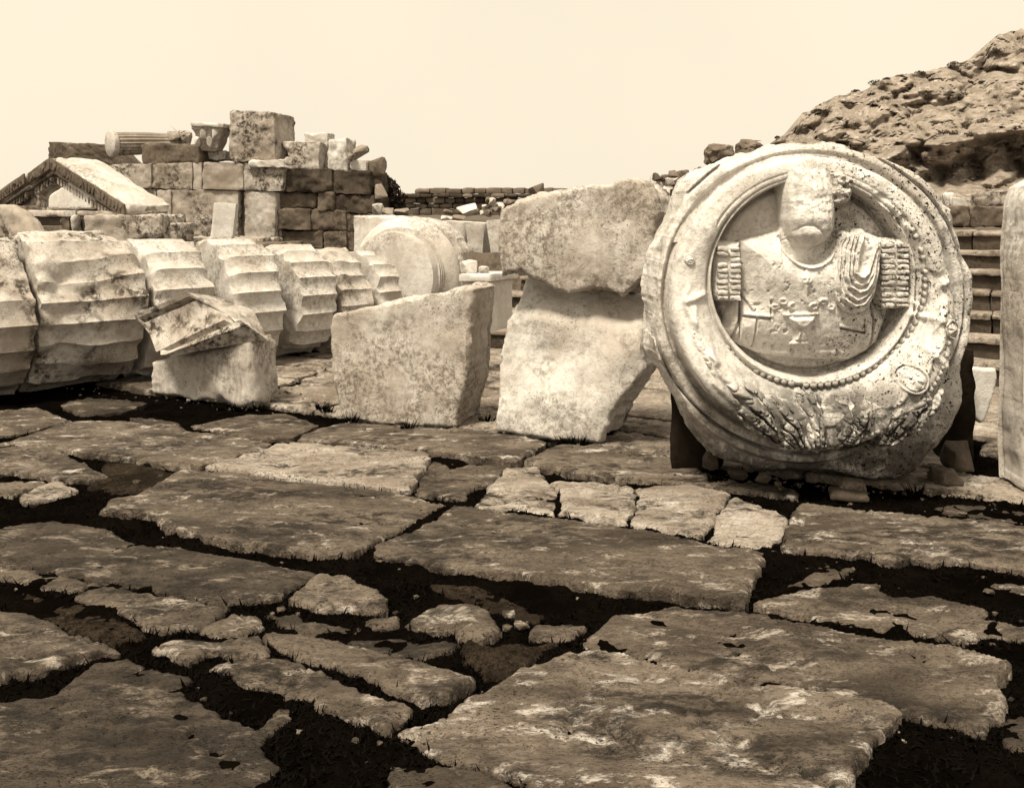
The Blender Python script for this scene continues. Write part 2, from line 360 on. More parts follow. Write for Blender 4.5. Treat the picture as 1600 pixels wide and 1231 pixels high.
SL = [  # outline in photo px, material, lift, roughness of surface
 ([(-80,640),(20,638),(60,636),(113,653),(60,668),(20,676),(-80,690)], 'paving_2', .0),
 ([(-80,712),(20,687),(115,653),(210,657),(280,672),(364,680),(423,692),(413,700),(318,725),(290,728),(224,718),(122,704),(20,692),(-80,716)], 'paving_2', .01),
 ([(200,650),(280,657),(290,670),(245,663)], 'paving_0', -.02),
 ([(95,628),(140,615),(228,628),(190,641),(130,643)], 'paving_3', -.02),
 ([(300,660),(385,646),(455,648),(497,663),(458,680),(395,682)], 'paving_0', -.01),
 ([(500,665),(545,656),(668,669),(773,674),(853,693),(815,718),(801,723),(727,711),(668,702),(570,693),(464,684)], 'paving_2', .02),
 ([(822,719),(875,695),(972,700),(1060,722),(1127,745),(1246,765),(1248,780),(1180,768),(1085,757),(940,742),(850,729)], 'paving_2', .02),
 ([(-80,706),(20,699),(83,699),(132,722),(168,742),(122,746),(20,732),(-80,740)], 'paving_2', .0),
 ([(30,776),(60,760),(90,754),(124,764),(82,774),(48,788)], 'paving_light', .02),
 ([(-60,752),(70,750),(20,770),(-60,775)], 'paving_2', .0),
 ([(168,716),(222,722),(282,738),(245,766),(180,768),(140,752)], 'paving_moss', -.045),
 ([(322,725),(437,690),(483,688),(577,700),(657,703),(672,712),(652,742),(641,767),(553,753),(445,745),(385,736)], 'paving_light', .02),
 ([(678,718),(703,729),(755,722),(794,725),(770,750),(731,760),(724,775),(650,768),(658,742)], 'paving_0', -.01),
 ([(790,735),(836,728),(850,744),(870,765),(867,802),(745,788),(760,765)], 'paving_light', .0),
 ([(858,746),(916,750),(987,757),(994,770),(979,815),(874,803),(878,768)], 'paving_light', .01),
 ([(995,757),(1040,758),(1089,760),(1140,770),(1119,800),(1099,838),(986,816),(1001,775)], 'paving_light', .005),
 ([(1147,772),(1190,788),(1229,809),(1211,844),(1187,853),(1109,842),(1123,803)], 'paving_light', .01),
 ([(287,732),(385,738),(445,751),(560,760),(640,772),(694,783),(640,816),(573,852),(545,867),(500,866),(455,862),(350,847),(259,824),(245,806),(157,802),(178,782),(215,775)], 'paving_0', .02),
 ([(585,862),(591,848),(682,809),(710,788),(752,793),(833,806),(955,824),(1060,840),(1106,852),(1194,864),(1180,900),(1160,948),(1092,938),(1046,930),(955,923),(885,909),(801,895),(696,888)], 'paving_0', .03),
 ([(1247,783),(1355,795),(1495,811),(1600,825),(1690,838),(1690,905),(1600,893),(1512,879),(1390,875),(1334,865),(1218,853),(1228,832)], 'paving_2', .03),
 ([(1225,908),(1285,881),(1334,879),(1320,896),(1264,910)], 'paving_0', -.04),
 ([(1182,941),(1250,921),(1376,907),(1374,918),(1400,928),(1460,928),(1540,949),(1530,963),(1600,975),(1690,985),(1690,1005),(1600,994),(1435,988),(1313,973),(1250,958)], 'paving_0', -.01),
 ([(1460,991),(1498,977),(1537,998),(1505,1005)], 'paving_0', .01),
 ([(1555,912),(1600,912),(1660,920),(1660,932),(1600,926)], 'paving_2', .0),
 ([(908,997),(962,961),(1042,947),(1169,957),(1247,973),(1375,999),(1487,1012),(1580,1041),(1555,1069),(1566,1099),(1540,1144),(1484,1132),(1405,1113),(1300,1086),(1214,1064),(1112,1049),(1037,1032),(1003,1026),(937,1009)], 'paving_0', .02),
 ([(622,1147),(696,1115),(766,1070),(850,1028),(885,1016),(937,1016),(1007,1033),(1112,1058),(1210,1077),(1300,1093),(1379,1107),(1409,1121),(1379,1147),(1352,1177),(1334,1211),(1310,1300),(960,1300),(900,1255),(797,1206),(689,1175),(654,1157)], 'paving_2', .03),
 ([(-100,845),(20,820),(87,809),(168,823),(210,844),(315,862),(420,879),(497,896),(437,929),(385,943),(315,938),(262,922),(168,910),(87,893),(20,882),(-100,865)], 'paving_3', .0),
 ([(-100,878),(20,886),(91,897),(63,913),(20,902),(-100,893)], 'paving_0', .0),
 ([(66,914),(94,899),(161,911),(108,925)], 'paving_0', .0),
 ([(112,929),(164,914),(227,926),(301,940),(360,949),(325,971),(287,980),(227,972),(210,957),(157,940)], 'paving_0', .01),
 ([(-100,905),(20,918),(105,934),(160,948),(215,972),(232,987),(175,1003),(100,972),(20,948),(-100,930)], 'paving_moss', -.03),
 ([(-100,945),(20,959),(52,964),(140,995),(182,1015),(140,1020),(66,1045),(20,1053),(-100,1075)], 'paving_0', .02),
 ([(312,982),(364,955),(402,960),(413,976),(378,986),(343,986)], 'paving_0', .0),
 ([(450,937),(476,918),(497,903),(545,904),(563,920),(593,927),(605,953),(587,958),(500,953)], 'paving_2', .04),
 ([(416,956),(462,950),(480,967),(560,973),(542,980),(480,986),(440,971)], 'paving_3', -.02),
 ([(572,967),(626,962),(619,974),(585,974)], 'paving_0', .0),
 ([(628,973),(657,958),(696,944),(752,951),(780,972),(780,986),(752,995),(724,991),(710,981),(647,981)], 'paving_0', .03),
 ([(826,971),(916,975),(885,995),(850,997),(829,990)], 'paving_0', .0),
 ([(668,909),(752,912),(853,955),(836,961),(759,947)], 'paving_moss', -.03),
 ([(545,993),(601,990),(668,998),(720,1000),(696,1010),(668,1025),(647,1026),(584,1010)], 'paving_3', -.02),
 ([(728,1001),(780,1010),(812,1003),(864,1000),(836,1028),(790,1045),(759,1051),(724,1025)], 'paving_moss', -.01),
 ([(416,988),(472,987),(560,1010),(633,1031),(741,1060),(738,1070),(664,1093),(640,1088),(601,1066),(545,1048),(470,1025),(430,1005)], 'paving_0', .01),
 ([(245,1006),(273,997),(406,992),(420,1010),(416,1020),(357,1024),(325,1013),(287,1030)], 'paving_0', .0),
 ([(332,1039),(385,1029),(455,1029),(490,1045),(560,1080),(608,1090),(647,1105),(643,1119),(605,1136),(573,1119),(540,1113),(500,1105),(470,1085),(400,1070)], 'paving_0', .01),
 ([(81,1083),(110,1060),(140,1031),(196,1022),(224,1027),(273,1045),(305,1055),(273,1073),(320,1105),(400,1135),(440,1105),(460,1108),(425,1142),(400,1160),(435,1190),(415,1230),(400,1320),(-120,1320),(-120,1098),(20,1092)], 'paving_3', .0),
 ([(612,1189),(696,1184),(780,1207),(830,1240),(800,1290),(600,1290)], 'paving_3', -.02),
 ([(1463,789),(1490,783),(1558,785),(1640,800),(1640,824),(1560,816),(1500,808)], 'paving_3', -.04),
 ([(1555,1120),(1600,1100),(1700,1110),(1700,1170),(1580,1160)], 'paving_3', -.02),
]
POLYS = []
def slab(poly, mat, lift, seed, near=True):
    P = np.array(poly); ymin = P[:, 1].min(); area_d = P[:, 1].mean()
    res = .012 if area_d < 4.2 else .016 if area_d < 6.5 else .026
    rough = {'paving_light': .014, 'paving_moss': .014}.get(mat, .007)
    rng = random.Random(seed); tx, ty = rng.uniform(-.02, .02), rng.uniform(-.02, .02); c = P.mean(0)
    def hf(x, y, sd):
        a = x * D1[0] + y * D1[1]; b = x * D2[0] + y * D2[1]
        g = fbm(np.stack([a * 1.6, b * 6.5, np.zeros_like(a) + seed], -1), 4, seed)
        pit = np.clip(fb2(x, y, 16, 3, seed + 2) - .45, 0, 1) * .03
        scal = np.clip(fb2(a * .55, b * 1.4, 3.2, 3, seed + 7) - .15, 0, 1) * .024; ck = np.abs(fb2(a, b * 1.3, 1.5, 4, seed + 9)); scal = scal + .014 * np.exp(-(ck / .018) ** 2) * sst(-.1, .25, fb2(x, y, 1.1, 2, seed + 12))
        return (x - c[0]) * tx + (y - c[1]) * ty + rough * g - pit - scal * (1.4 if mat == 'paving_light' else 1)
    relief('paving_stone', P, (0, 0, lift), (1, 0, 0), (0, 1, 0), (0, 0, 1), .16, res, mat, pave, hf=hf, r=.014, jag=.022, jfreq=12, amp=.004, freq=26, seed=seed, side=2, snoise=.006, back=False, grow=.006)
    POLYS.append(P)
for i, (pl, m_, lf) in enumerate(SL):
    slab([G(x, y)[:2] for x, y in pl], m_, lf * .45, 100 + i)
# rows further off, behind the blocks
rng = random.Random(4); brow = float(np.dot(G(545, 650)[:2], D2[:2])) + .02; k = 0; row = 0
while brow < 10.0:
    wd = rng.uniform(.5, .85); wd = min(wd, 10.02 - brow)
    if wd < .2: break
    a = -8.0 + rng.uniform(0, .6)
    while a < 4.6:
        ln = rng.uniform(.8, 1.7); g_ = .03
        q = [(a + g_, brow + g_), (a + ln - g_, brow + g_ + rng.uniform(-.02, .02)), (a + ln - g_ + rng.uniform(-.08, .08), brow + wd - g_), (a + g_ + rng.uniform(-.05, .05), brow + wd - g_)]
        wp = [(-D1 * s + D2 * t)[:2] for s, t in q]; c = np.mean(wp, 0); pxc = 800 + F * c[0] / max(c[1], .1)
        if c[1] > 2 and -150 < pxc < 1720: slab(wp, 'paving_far' if pxc > 300 else 'paving_0', rng.uniform(-.008, .012), 300 + k); k += 1
        a += ln
    brow += wd
# pebbles caught in the joints
pebs = [(224,729,22),(212,757,16),(795,964,20),(815,984,24),(793,985,16),(775,996,20),(440,957,14),(590,737,10),(706,712,12),(618,962,9),(1545,930,16),(1372,1010,10)]
for i, (x, y, s) in enumerate(pebs):
    p = G(x, y, -.03); sz = s / F * p[1] * 1.1
    tag(lump('pebble', p + np.array([0, 0, .012]), (sz, sz * .9, sz * .6), 40 + i, 'paving_2'), None, None)
PEB = [o for o in bpy.data.objects if o.name.startswith('pebble')]
for o, (x, y, s) in zip(PEB, pebs):
    o.parent = pave; o.location = Vector(o.location) - pave.location

# weeds and moss rooted in the joints
nr = np.random.default_rng(3); n = 150000
py_ = HZ + np.exp(nr.uniform(math.log(285), math.log(930), n)); px_ = nr.uniform(-30, 1640, n)
Yg = F * CH / (py_ - HZ); Xg = (px_ - 800) / F * Yg; best = np.full(n, 1e9)
for P in POLYS:
    mk = (Xg > P[:, 0].min() - .12) & (Xg < P[:, 0].max() + .12) & (Yg > P[:, 1].min() - .12) & (Yg < P[:, 1].max() + .12)
    if mk.any(): best[mk] = np.minimum(best[mk], psdf(Xg[mk], Yg[mk], P))
cl = fb2(Xg, Yg, 2.2, 3, 77); ok = (best > -.004) & (best < .3) & ((best < .035) | (nr.random(n) < .35)) & (cl > -.35 + .5 * nr.random(n) - .2)
X, Y = Xg[ok], Yg[ok]; b_ = best[ok]; m_ = len(X); z0 = bedh(X, Y) + .0; hh = nr.uniform(.004, .016, m_) + .03 * (nr.random(m_) < .03) * (1 + .25 * np.clip(cl[ok], 0, 1)); ww = nr.uniform(.003, .008, m_); th = nr.uniform(0, 6.28, m_)
ld = nr.normal(0, .014, (m_, 2)); bx_, by_ = np.cos(th) * ww, np.sin(th) * ww
V3 = np.stack([np.stack([X - bx_, Y - by_, z0], -1), np.stack([X + bx_, Y + by_, z0], -1), np.stack([X + ld[:, 0], Y + ld[:, 1], z0 + hh], -1)], 1).reshape(-1, 3)
tag(put('weeds', mesh_np('weeds', V3, None, np.arange(m_ * 3).reshape(-1, 3), smooth=False), 'weed'), 'dark weeds and moss growing in the joints of the paving', 'weeds', kind='stuff')

# rocky hill with the cave
RX = [900,1025,1060,1085,1112,1150,1190,1225,1240,1252,1290,1340,1400,1480,1540,1552,1585,1640,1760,1950]
RY = [312,300,280,264,258,246,234,212,204,180,160,143,122,102,78,58,46,34,8,-30]
hx = np.arange(900, 1950, 3.0); tt = np.linspace(0, 1, 190); ridge = np.interp(hx, RX, RY) + 5 * fb2(hx / 30, hx * 0, 1, 4, 2) + 2.5 * fb2(hx / 7, hx * 0, 1, 3, 3)
PX = np.repeat(hx[:, None], len(tt), 1); PY = 352 + (ridge[:, None] - 352) * tt[None]
Yd = 34 + (352 - PY) * .085 + (1600 - PX) * .012
big = fb2(PX / 100, PY / 100 * 1.6, 2.3, 3, 31); Yd += 1.5 * big * np.clip((352 - PY) / 60, 0, 1)
def cells(x, y, sc, seed):   # cellular crevices
    g = np.stack([x * sc, y * sc], -1); ig = np.floor(g).astype(np.int64); d1 = np.full(x.shape, 9.); d2 = np.full(x.shape, 9.); zz_ = np.zeros_like(ig[..., 0])
    for dx in (-1, 0, 1):
        for dy in (-1, 0, 1):
            cx, cy = ig[..., 0] + dx, ig[..., 1] + dy
            d = np.hypot(cx + _hash(cx, cy, zz_, seed) - g[..., 0], cy + _hash(cx, cy, zz_, seed + 1) - g[..., 1])
            nd2 = np.minimum(np.maximum(d1, d), d2); d1 = np.minimum(d1, d); d2 = nd2
    return d1, d2
wx, wy = PX + 14 * fb2(PX / 40, PY / 40, 1, 3, 3), PY + 10 * fb2(PX / 40, PY / 40, 1, 3, 4)
for sc, am, sd_ in ((1 / 80., .9, 1), (1 / 30., .16, 2), (1 / 12., .04, 3)):
    d1, d2 = cells(wx, wy * 1.45, sc, sd_); Yd += am * (sst(0, .28, d2 - d1) * -1 + .9 * d1)
Yd += .07 * fb2(PX / 10, PY / 10, 1, 4, 6); ck = np.abs(fb2(wx / 60, wy / 38, 1, 4, 41)); Yd += .55 * np.exp(-(ck / .03) ** 2); ck = np.abs(fb2(wx / 28, wy / 20, 1, 4, 42)); Yd += .2 * np.exp(-(ck / .05) ** 2)
ctop = np.interp(PX, [1300, 1385, 1425, 1480, 1530, 1590, 1700, 1800], [300, 246, 224, 226, 212, 204, 210, 330]); cm = sst(0, 60, PY - ctop) * sst(1360, 1420, PX) * (1 - sst(1740, 1800, PX))
Yd += cm * (5 - 2.5 * sst(275, 325, PY)); Yd = Yd - 1.6 * sst(-26, 0, PY - ctop) * (1 - sst(0, 10, PY - ctop)) * sst(1380, 1420, PX)
HV = np.stack([(PX - 800) / F * Yd, Yd, CH - (PY - HZ) / F * Yd], -1)
last = HV[:, -1] ; back = np.stack([last + np.array([0, 6, -1.5]), last + np.array([0, 25, -9])], 1); HV = np.concatenate([HV, back], 1)
I = np.arange(HV.shape[0] * HV.shape[1]).reshape(HV.shape[:2])
tag(put('hill', mesh_np('hill', HV.reshape(-1, 3), np.stack([I[:-1, :-1], I[1:, :-1], I[1:, 1:], I[:-1, 1:]], -1).reshape(-1, 4), sharp=0), 'hill_rock', None, (20, 34, 1.3)), kind='structure')
# low scrub on the hill: leaf-sized faces in small clumps
def clump_np(cen, rad, nleaf, ls, nr):
    d = nr.normal(size=(nleaf, 3)); d /= np.linalg.norm(d, axis=1, keepdims=True); c = cen + d * (nr.random((nleaf, 1)) ** .45) * rad
    a = nr.normal(size=(nleaf, 3)); a /= np.linalg.norm(a, axis=1, keepdims=True); b = np.cross(a, nr.normal(size=(nleaf, 3))); b /= np.linalg.norm(b, axis=1, keepdims=True)
    s = ls * nr.uniform(.6, 1.4, (nleaf, 1)); V = np.stack([c - a * s, c + b * s * .55, c + a * s, c - b * s * .55], 1).reshape(-1, 3)
    return V, np.arange(nleaf * 4).reshape(-1, 4), None
nr = np.random.default_rng(9); parts = []
for k in range(110):
    i = nr.integers(40, 330); j = nr.integers(60, 189) if k > 12 else 189
    if cm[i, min(j, 189)] > .1: continue
    p = HV[i, j]; rr = nr.uniform(.10, .34); parts.append(clump_np(p + np.array([0, .05, rr * .05]), np.array([rr * 1.4, rr, rr * .6]), 200, .05, nr))
v, q, t = joinparts(parts); tag(put('hill_scrub', mesh_np('hill_scrub', v, q, smooth=False), 'scrub'), 'low scrub dotted over the rocky hillside', 'scrub', kind='stuff')

# ================================================================== THE STEPS
st = root('staircase', (4.4, 9, 0), 'long flight of pale weathered stone steps crossing behind the carved medallion', 'steps')
rng = random.Random(12); base = np.array([4.4, 9.0, 0.]); 
for i in range(1, 8):
    a = -3.4 + rng.uniform(0, .5)
    while a < 5.4:
        ln = rng.uniform(.9, 1.7); o0 = base + D1 * a + D2 * (.35 * (i - 1) + rng.uniform(-.01, .01)); e = D1 * (ln - .012); dp = D2 * (.47 if i < 7 else 1.3); z0, z1 = .2 * (i - 1) - .03, .2 * i + rng.uniform(-.008, .008)
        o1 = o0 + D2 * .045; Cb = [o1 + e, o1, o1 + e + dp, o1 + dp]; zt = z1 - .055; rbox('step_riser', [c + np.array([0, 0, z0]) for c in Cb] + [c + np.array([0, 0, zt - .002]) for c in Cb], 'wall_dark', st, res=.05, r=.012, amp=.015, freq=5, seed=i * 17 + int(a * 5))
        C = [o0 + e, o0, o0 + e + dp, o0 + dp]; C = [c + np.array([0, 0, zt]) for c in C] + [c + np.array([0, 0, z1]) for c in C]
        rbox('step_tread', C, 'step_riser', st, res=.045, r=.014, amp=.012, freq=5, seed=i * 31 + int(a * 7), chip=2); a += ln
# upright slabs standing on the steps
for quad, Y, lab in (([(688,344),(726,347),(726,394),(688,396)], 13.9, 'pale upright slab on the steps, nearest the fallen capital'),
                     ([(727,347),(757,349),(754,396),(728,394)], 13.7, 'middle one of three pale upright slabs on the steps'),
                     ([(759,344),(800,342),(800,397),(766,396)], 13.4, 'pale upright slab on the steps tucked behind the stacked blocks')):
    tag(rbox('upright_slab', qbox(quad, Y, .3, D2), 'marble', res=.04, r=.012, amp=.008, seed=int(quad[0][0])), lab, 'slab')
ms = root('moulded_block', W(742, 500, 9.6), 'clean white block with moulded top edge standing behind the wide block', 'block')
rbox('shaft', qbox(rect(721, 439, 763, 520), 9.6, .5, D2), 'marble_clean', ms, res=.03, r=.008, amp=.004, seed=3)
rbox('cornice', qbox(rect(716, 428, 767, 440), 9.55, .58, D2), 'marble_clean', ms, res=.025, r=.012, amp=.003, seed=4)
tag(lump('stone_lump', W(733, 417, 9.75), (.19, .2, .15), 61, 'marble', sub=1), 'larger broken stone lump on top of the white moulded block', 'stone')
tag(lump('stone_lump', W(756, 422, 9.75), (.12, .15, .085), 62, 'marble'), 'smaller broken stone lump on top of the white moulded block', 'stone')

# ================================================================== COLUMN DRUMS
AX = unit((.68, .73, 0))
def drum_np(R0, R1, ln, flutes=20, fd=.040, seed=0, rot=0., chip=.5, bite=(), nseg=9, nl=26, worn=.2):
    nth = flutes * nseg; th = np.arange(nth) / nth * 2 * math.pi; s = np.linspace(0, 1, nl + 1)
    TH, SS = np.meshgrid(th, s, indexing='ij'); R = R0 + (R1 - R0) * SS; ph = (TH / (2 * math.pi) * flutes) % 1
    fl = np.sin(math.pi * ph) ** .8; P = np.stack([np.cos(TH) * R, np.sin(TH) * R, SS * ln], -1)
    wn = np.clip(fbm(P * 2.2 + seed * 5, 3, seed) * .8 + worn - .08, 0, 1)             # worn arrises
    r = R - fd * (fl * (1 - .65 * wn) + .75 * wn)
    edge = np.minimum(SS, 1 - SS) * ln; r -= np.clip(fbm(P * 5 + seed, 3, seed + 2) * .9 + chip * .35, 0, 1) * .09 * np.exp(-edge / .05)
    r += .005 * fbm(P * 7 + seed, 4, seed + 4)
    for (bt, bs, bw_, bl_, bd) in bite:
        dth = np.angle(np.exp(1j * (TH - bt))); m = np.exp(-((dth * R / bw_) ** 2 + ((SS * ln - bs) / bl_) ** 2) ** 1.6); r -= bd * m * (1 + .35 * fbm(P * 4 + seed, 3, seed + 6))
    zs = SS * ln + np.where((SS == 0) | (SS == 1), .015, 0) * fbm(P * 5 + 3, 3, seed + 7)
    V = np.stack([np.cos(TH + rot) * r, np.sin(TH + rot) * r, zs], -1).reshape(-1, 3); I = np.arange(nth * (nl + 1)).reshape(nth, nl + 1); J = np.roll(I, -1, 0)
    Q = [np.stack([I[:, :-1], J[:, :-1], J[:, 1:], I[:, 1:]], -1).reshape(-1, 4)]; n = len(V); VV = [V]
    for e, col in ((0, 0), (1, nl)):        # end faces in rings
        rim = V[I[:, col]]; prev = I[:, col]; c = rim.mean(0)
        for f in (.86, .6, .32, .08):
            ring = c + (rim - c) * f; ring[:, 2] += .012 * fbm(ring * 6 + seed, 3, seed + 8) + (.02 if e == 0 else -.02) * (f < .8)
            VV.append(ring); cur = np.arange(nth) + n; n += nth; q = np.stack([prev, np.roll(prev, -1), np.roll(cur, -1), cur], -1)
            Q.append(q[:, ::-1] if e == 0 else q); prev = cur
        VV.append(c[None]); 
        if e == 0: t0 = np.stack([np.full(nth, n), np.roll(prev, -1), prev], -1)
        else: t1 = np.stack([np.full(nth, n), prev, np.roll(prev, -1)], -1)
        n += 1
    return np.concatenate(VV), np.concatenate(Q), np.concatenate([t0, t1])
def place_axis(V, c, ax):     # local z axis along ax, local x up
    ax = unit(ax); up = np.array([0, 0, 1.]); up = unit(up - ax * np.dot(up, ax)); sdv = np.cross(ax, up)
    return c + V[:, 0:1] * up + V[:, 1:2] * sdv + V[:, 2:3] * ax
C1 = np.array([-4.1, 9.3])
DR = [ # middle along the row, radii, length, material, seed, rotation, chip, label, bites, wear
 (-1.10, .72, .73, .70, 'marble_stained', 3, .05, .6, 'stained fluted column drum cut by the left edge of the picture', ((.9, .5, .3, .3, .07),), .5),
 (-.21, .735, .72, .94, 'marble_stained', 8, .12, .6, 'large fluted column drum with a broken stained upper flank', ((1.15, .35, .42, .40, .15), (2.0, .02, .3, .34, .12), (1.75, .75, .2, .3, .05)), .35),
 (.67, .70, .69, .60, 'marble', 5, .0, .5, 'fluted column drum directly behind the moulded cornice fragment', (), .12),
 (1.51, .69, .68, .58, 'marble', 6, .1, .5, 'third pale fluted drum counted back from the capital, smooth clean flutes', (), .05),
 (2.26, .655, .645, .50, 'marble', 9, .16, .5, 'deeply fluted drum just left of the wide block with dark underside', ((2.6, .25, .22, .3, .08),), .0),
 (2.83, .63, .62, .45, 'marble_veined', 11, .05, .7, 'short drum with broken pitted top near the wide block', ((1.0, .3, .3, .25, .06),), .35),
 (3.34, .60, .59, .34, 'marble', 14, .1, .5, 'smallest fluted drum resting against the capital', (), .1)]
for s, R0, R1, ln, mt, sd_, rot, chip, lab, bite, worn in DR:
    c = C1 + AX[:2] * s; c3 = np.array([c[0], c[1], R0 - .035]) - AX * ln / 2
    v, q, t = drum_np(R0, R1, ln, seed=sd_, rot=rot, chip=chip, bite=bite, worn=worn, nl=int(ln / .026)); ax = unit(AX + np.array([random.Random(sd_).uniform(-.05, .05), 0, 0]))
    v = place_axis(v, c3, ax); tag(put('column_drum', mesh_np('column_drum', v, q, t, sharp=40), mt, None, (c[0], c[1], 0)), lab, 'column drum', 'row of fallen column drums')
# the capital: neck with rings, swelling echinus, square abacus
CA = unit((.30, .95, 0)); cc = np.array([-1.45, 12.75, .79]); cap = root('doric_capital', (cc[0], cc[1], 0), 'fallen round column capital with ring grooves and square abacus behind the drums', 'capital')
prof = [(.0, -.36), (.3, -.355), (.52, -.36), (.575, -.345), (.585, -.26), (.59, -.2)]
prof += [(.612, -.197), (.612, -.18), (.590, -.178), (.590, -.165), (.624, -.163), (.624, -.147), (.600, -.145), (.600, -.132), (.634, -.13), (.634, -.114), (.61, -.112), (.61, -.1)] + [(.64 + .135 * math.sin(k / 8 * 1.57), -.09 + .19 * (k / 8) ** .8) for k in range(9)] + [(.765, .12), (0, .125)]
def lathe_np(prof, n=120, seed=0, amp=.005):
    pr = np.array(prof); th = np.arange(n) / n * 2 * math.pi; m = len(pr)
    V = np.stack([np.cos(th)[:, None] * pr[:, 0], np.sin(th)[:, None] * pr[:, 0], np.repeat(pr[None, :, 1], n, 0)], -1)
    rad = 1 + amp * fbm(V * 5 + seed, 4, seed) / .6; V[..., :2] *= rad[..., None]
    I = np.arange(n * m).reshape(n, m); J = np.roll(I, -1, 0)
    return V.reshape(-1, 3), np.stack([I[:, :-1], J[:, :-1], J[:, 1:], I[:, 1:]], -1).reshape(-1, 4), None
v, q, t = lathe_np(prof, seed=2); put('echinus', mesh_np('echinus', place_axis(v, cc, CA), q, sharp=30), 'marble', cap)
side_ = unit(np.cross(CA, (0, 0, 1))); hw = .79
relief('abacus', [(-.79,-.79),(.79,-.79),(.80,.30),(.70,.50),(.55,.66),(.30,.75),(.0,.775),(-.4,.79),(-.79,.79)], cc + CA * .12, side_, (0, 0, 1), -CA, .3, .018, 'marble', cap, r=.03, jag=.012, amp=.012, freq=5, seed=5, side=12, snoise=.02)

# ================================================================== FOREGROUND BLOCKS
YAW = math.atan2(-.347, .938)
upright('stone_block', [(519,492),(600,475),(690,457),(725,449),(737,452),(733,500),(730,560),(728,600),(716,640),(712,669),(665,668),(590,662),(545,656),(535,650),(522,600),(516,540),(515,510)],
        G(712, 670), YAW, .46, 'marble_veined', r=.016, jag=.014, amp=.018, freq=3, seed=21, side=26, snoise=.03,
        label='wide marble block with slanting top and veined stained face beside the drums', cat='block')
def hfB(x, y, sd): return .05 * fb2(x, y, 1.7, 3, 9) - .20 * sst(.80, 1.12, y + .08 * x) - .08 * sst(.35, .75, y - .5 * x) - .015 * np.exp(-((x - .15) / .02) ** 2) * (y > .2)
upright('stone_block', [(774,675),(775,634),(775,585),(777,544),(783,518),(794,484),(800,445),(809,424),(826,434),(850,442),(890,452),(930,454),(962,464),(1003,484),(1004,505),(1006,540),(1009,574),(996,596),(966,634),(949,667),(936,691),(876,691),(805,681)],
        G(880, 691), YAW, .72, 'marble', r=.028, jag=.02, amp=.03, freq=2.4, seed=33, side=26, snoise=.04, hf=hfB,
        label='pale marble block with undercut right side carrying another block on top', cat='block')
o = upright('stone_block', [(779,331),(790,320),(824,309),(884,297),(929,288),(974,281),(1000,281),(1011,294),(1022,312),(1027,335),(1022,376),(1015,402),(1009,436),(989,450),(970,462),(929,452),(884,459),(858,451),(839,440),(813,421),(783,432),(781,409),(777,383)],
        G(880, 693), YAW, .60, 'marble_veined', r=.028, jag=.02, amp=.026, freq=3, seed=44, side=24, snoise=.04,
        label='rough speckled marble block balanced on the undercut block beside the medallion', cat='block')
upright('stone_pillar', [(1611,312),(1619,290),(1644,276),(1740,268),(1740,775),(1602,768),(1600,700),(1603,600),(1606,450),(1603,400)],
        G(1602, 768), 0., .3, 'marble', r=.03, jag=.004, amp=.012, freq=3, seed=55, side=10, snoise=.02,
        label='tall pale stone upright cut by the right edge of the picture', cat='pillar')

# moulded cornice fragment on its block
fr = root('cornice_fragment', G(320, 632), 'broken moulded cornice corner lying tilted on its block before the drums', 'fragment')
bl, brr = G(236, 611), G(398, 638); bd = np.array([.347, .938, 0]) * .42
def at(x, y, p): return W(x, y, p[1])
C = [bl - [0, 0, .02], brr - [0, 0, .02], bl + bd - [0, 0, .02], brr + bd - [0, 0, .02], at(236, 566, bl), at(390, 531, brr), at(236, 560, bl) + bd * 1.0, at(390, 531, brr) + bd]
rbox('block', C, 'marble_veined', fr, res=.018, r=.03, amp=.02, freq=5, chip=2, seed=6, nmax=60)
fA, fB_, fC = W(248, 553, 8.22), W(356, 503, 8.0), W(213, 498, 8.50); fn = unit(np.cross(fB_ - fA, fC - fA)); fn = fn if fn[1] < 0 else -fn
def frow(l, r_, off): return (W(*l) + fn * off, W(*r_) + fn * off)
rows = [frow((300, 548, 8.06), (413, 529, 7.92), -.03), frow((268, 556, 8.14), (394, 514, 7.9), .0), frow((262, 556, 8.16), (390, 508, 7.91), .035), frow((255, 556, 8.18), (372, 505, 7.96), .03), frow((252, 555, 8.20), (366, 502, 7.98), -.035), frow((248, 553, 8.22), (356, 503, 8.0), -.03),
        frow((246, 550, 8.24), (352, 500, 8.02), .012), frow((238, 538, 8.3), (340, 490, 8.08), -.015), frow((228, 520, 8.40), (322, 478, 8.16), -.04), frow((219, 506, 8.46), (304, 468, 8.22), -.02), frow((216, 502, 8.48), (301, 466, 8.24), -.045), frow((214, 499, 8.49), (299, 464, 8.25), .02), frow((211, 491, 8.48), (296, 458, 8.24), .015),
        (W(222, 484, 8.75), W(330, 462, 8.5)), (W(285, 478, 9.0), W(396, 484, 8.55)), (W(300, 540, 9.0), W(414, 522, 8.4))]
v, q, t = loft_np(rows, 30, 3, .008, 6, 4); put('moulding', mesh_np('moulding', v, q, t, sharp=32), 'marble_stained', fr)

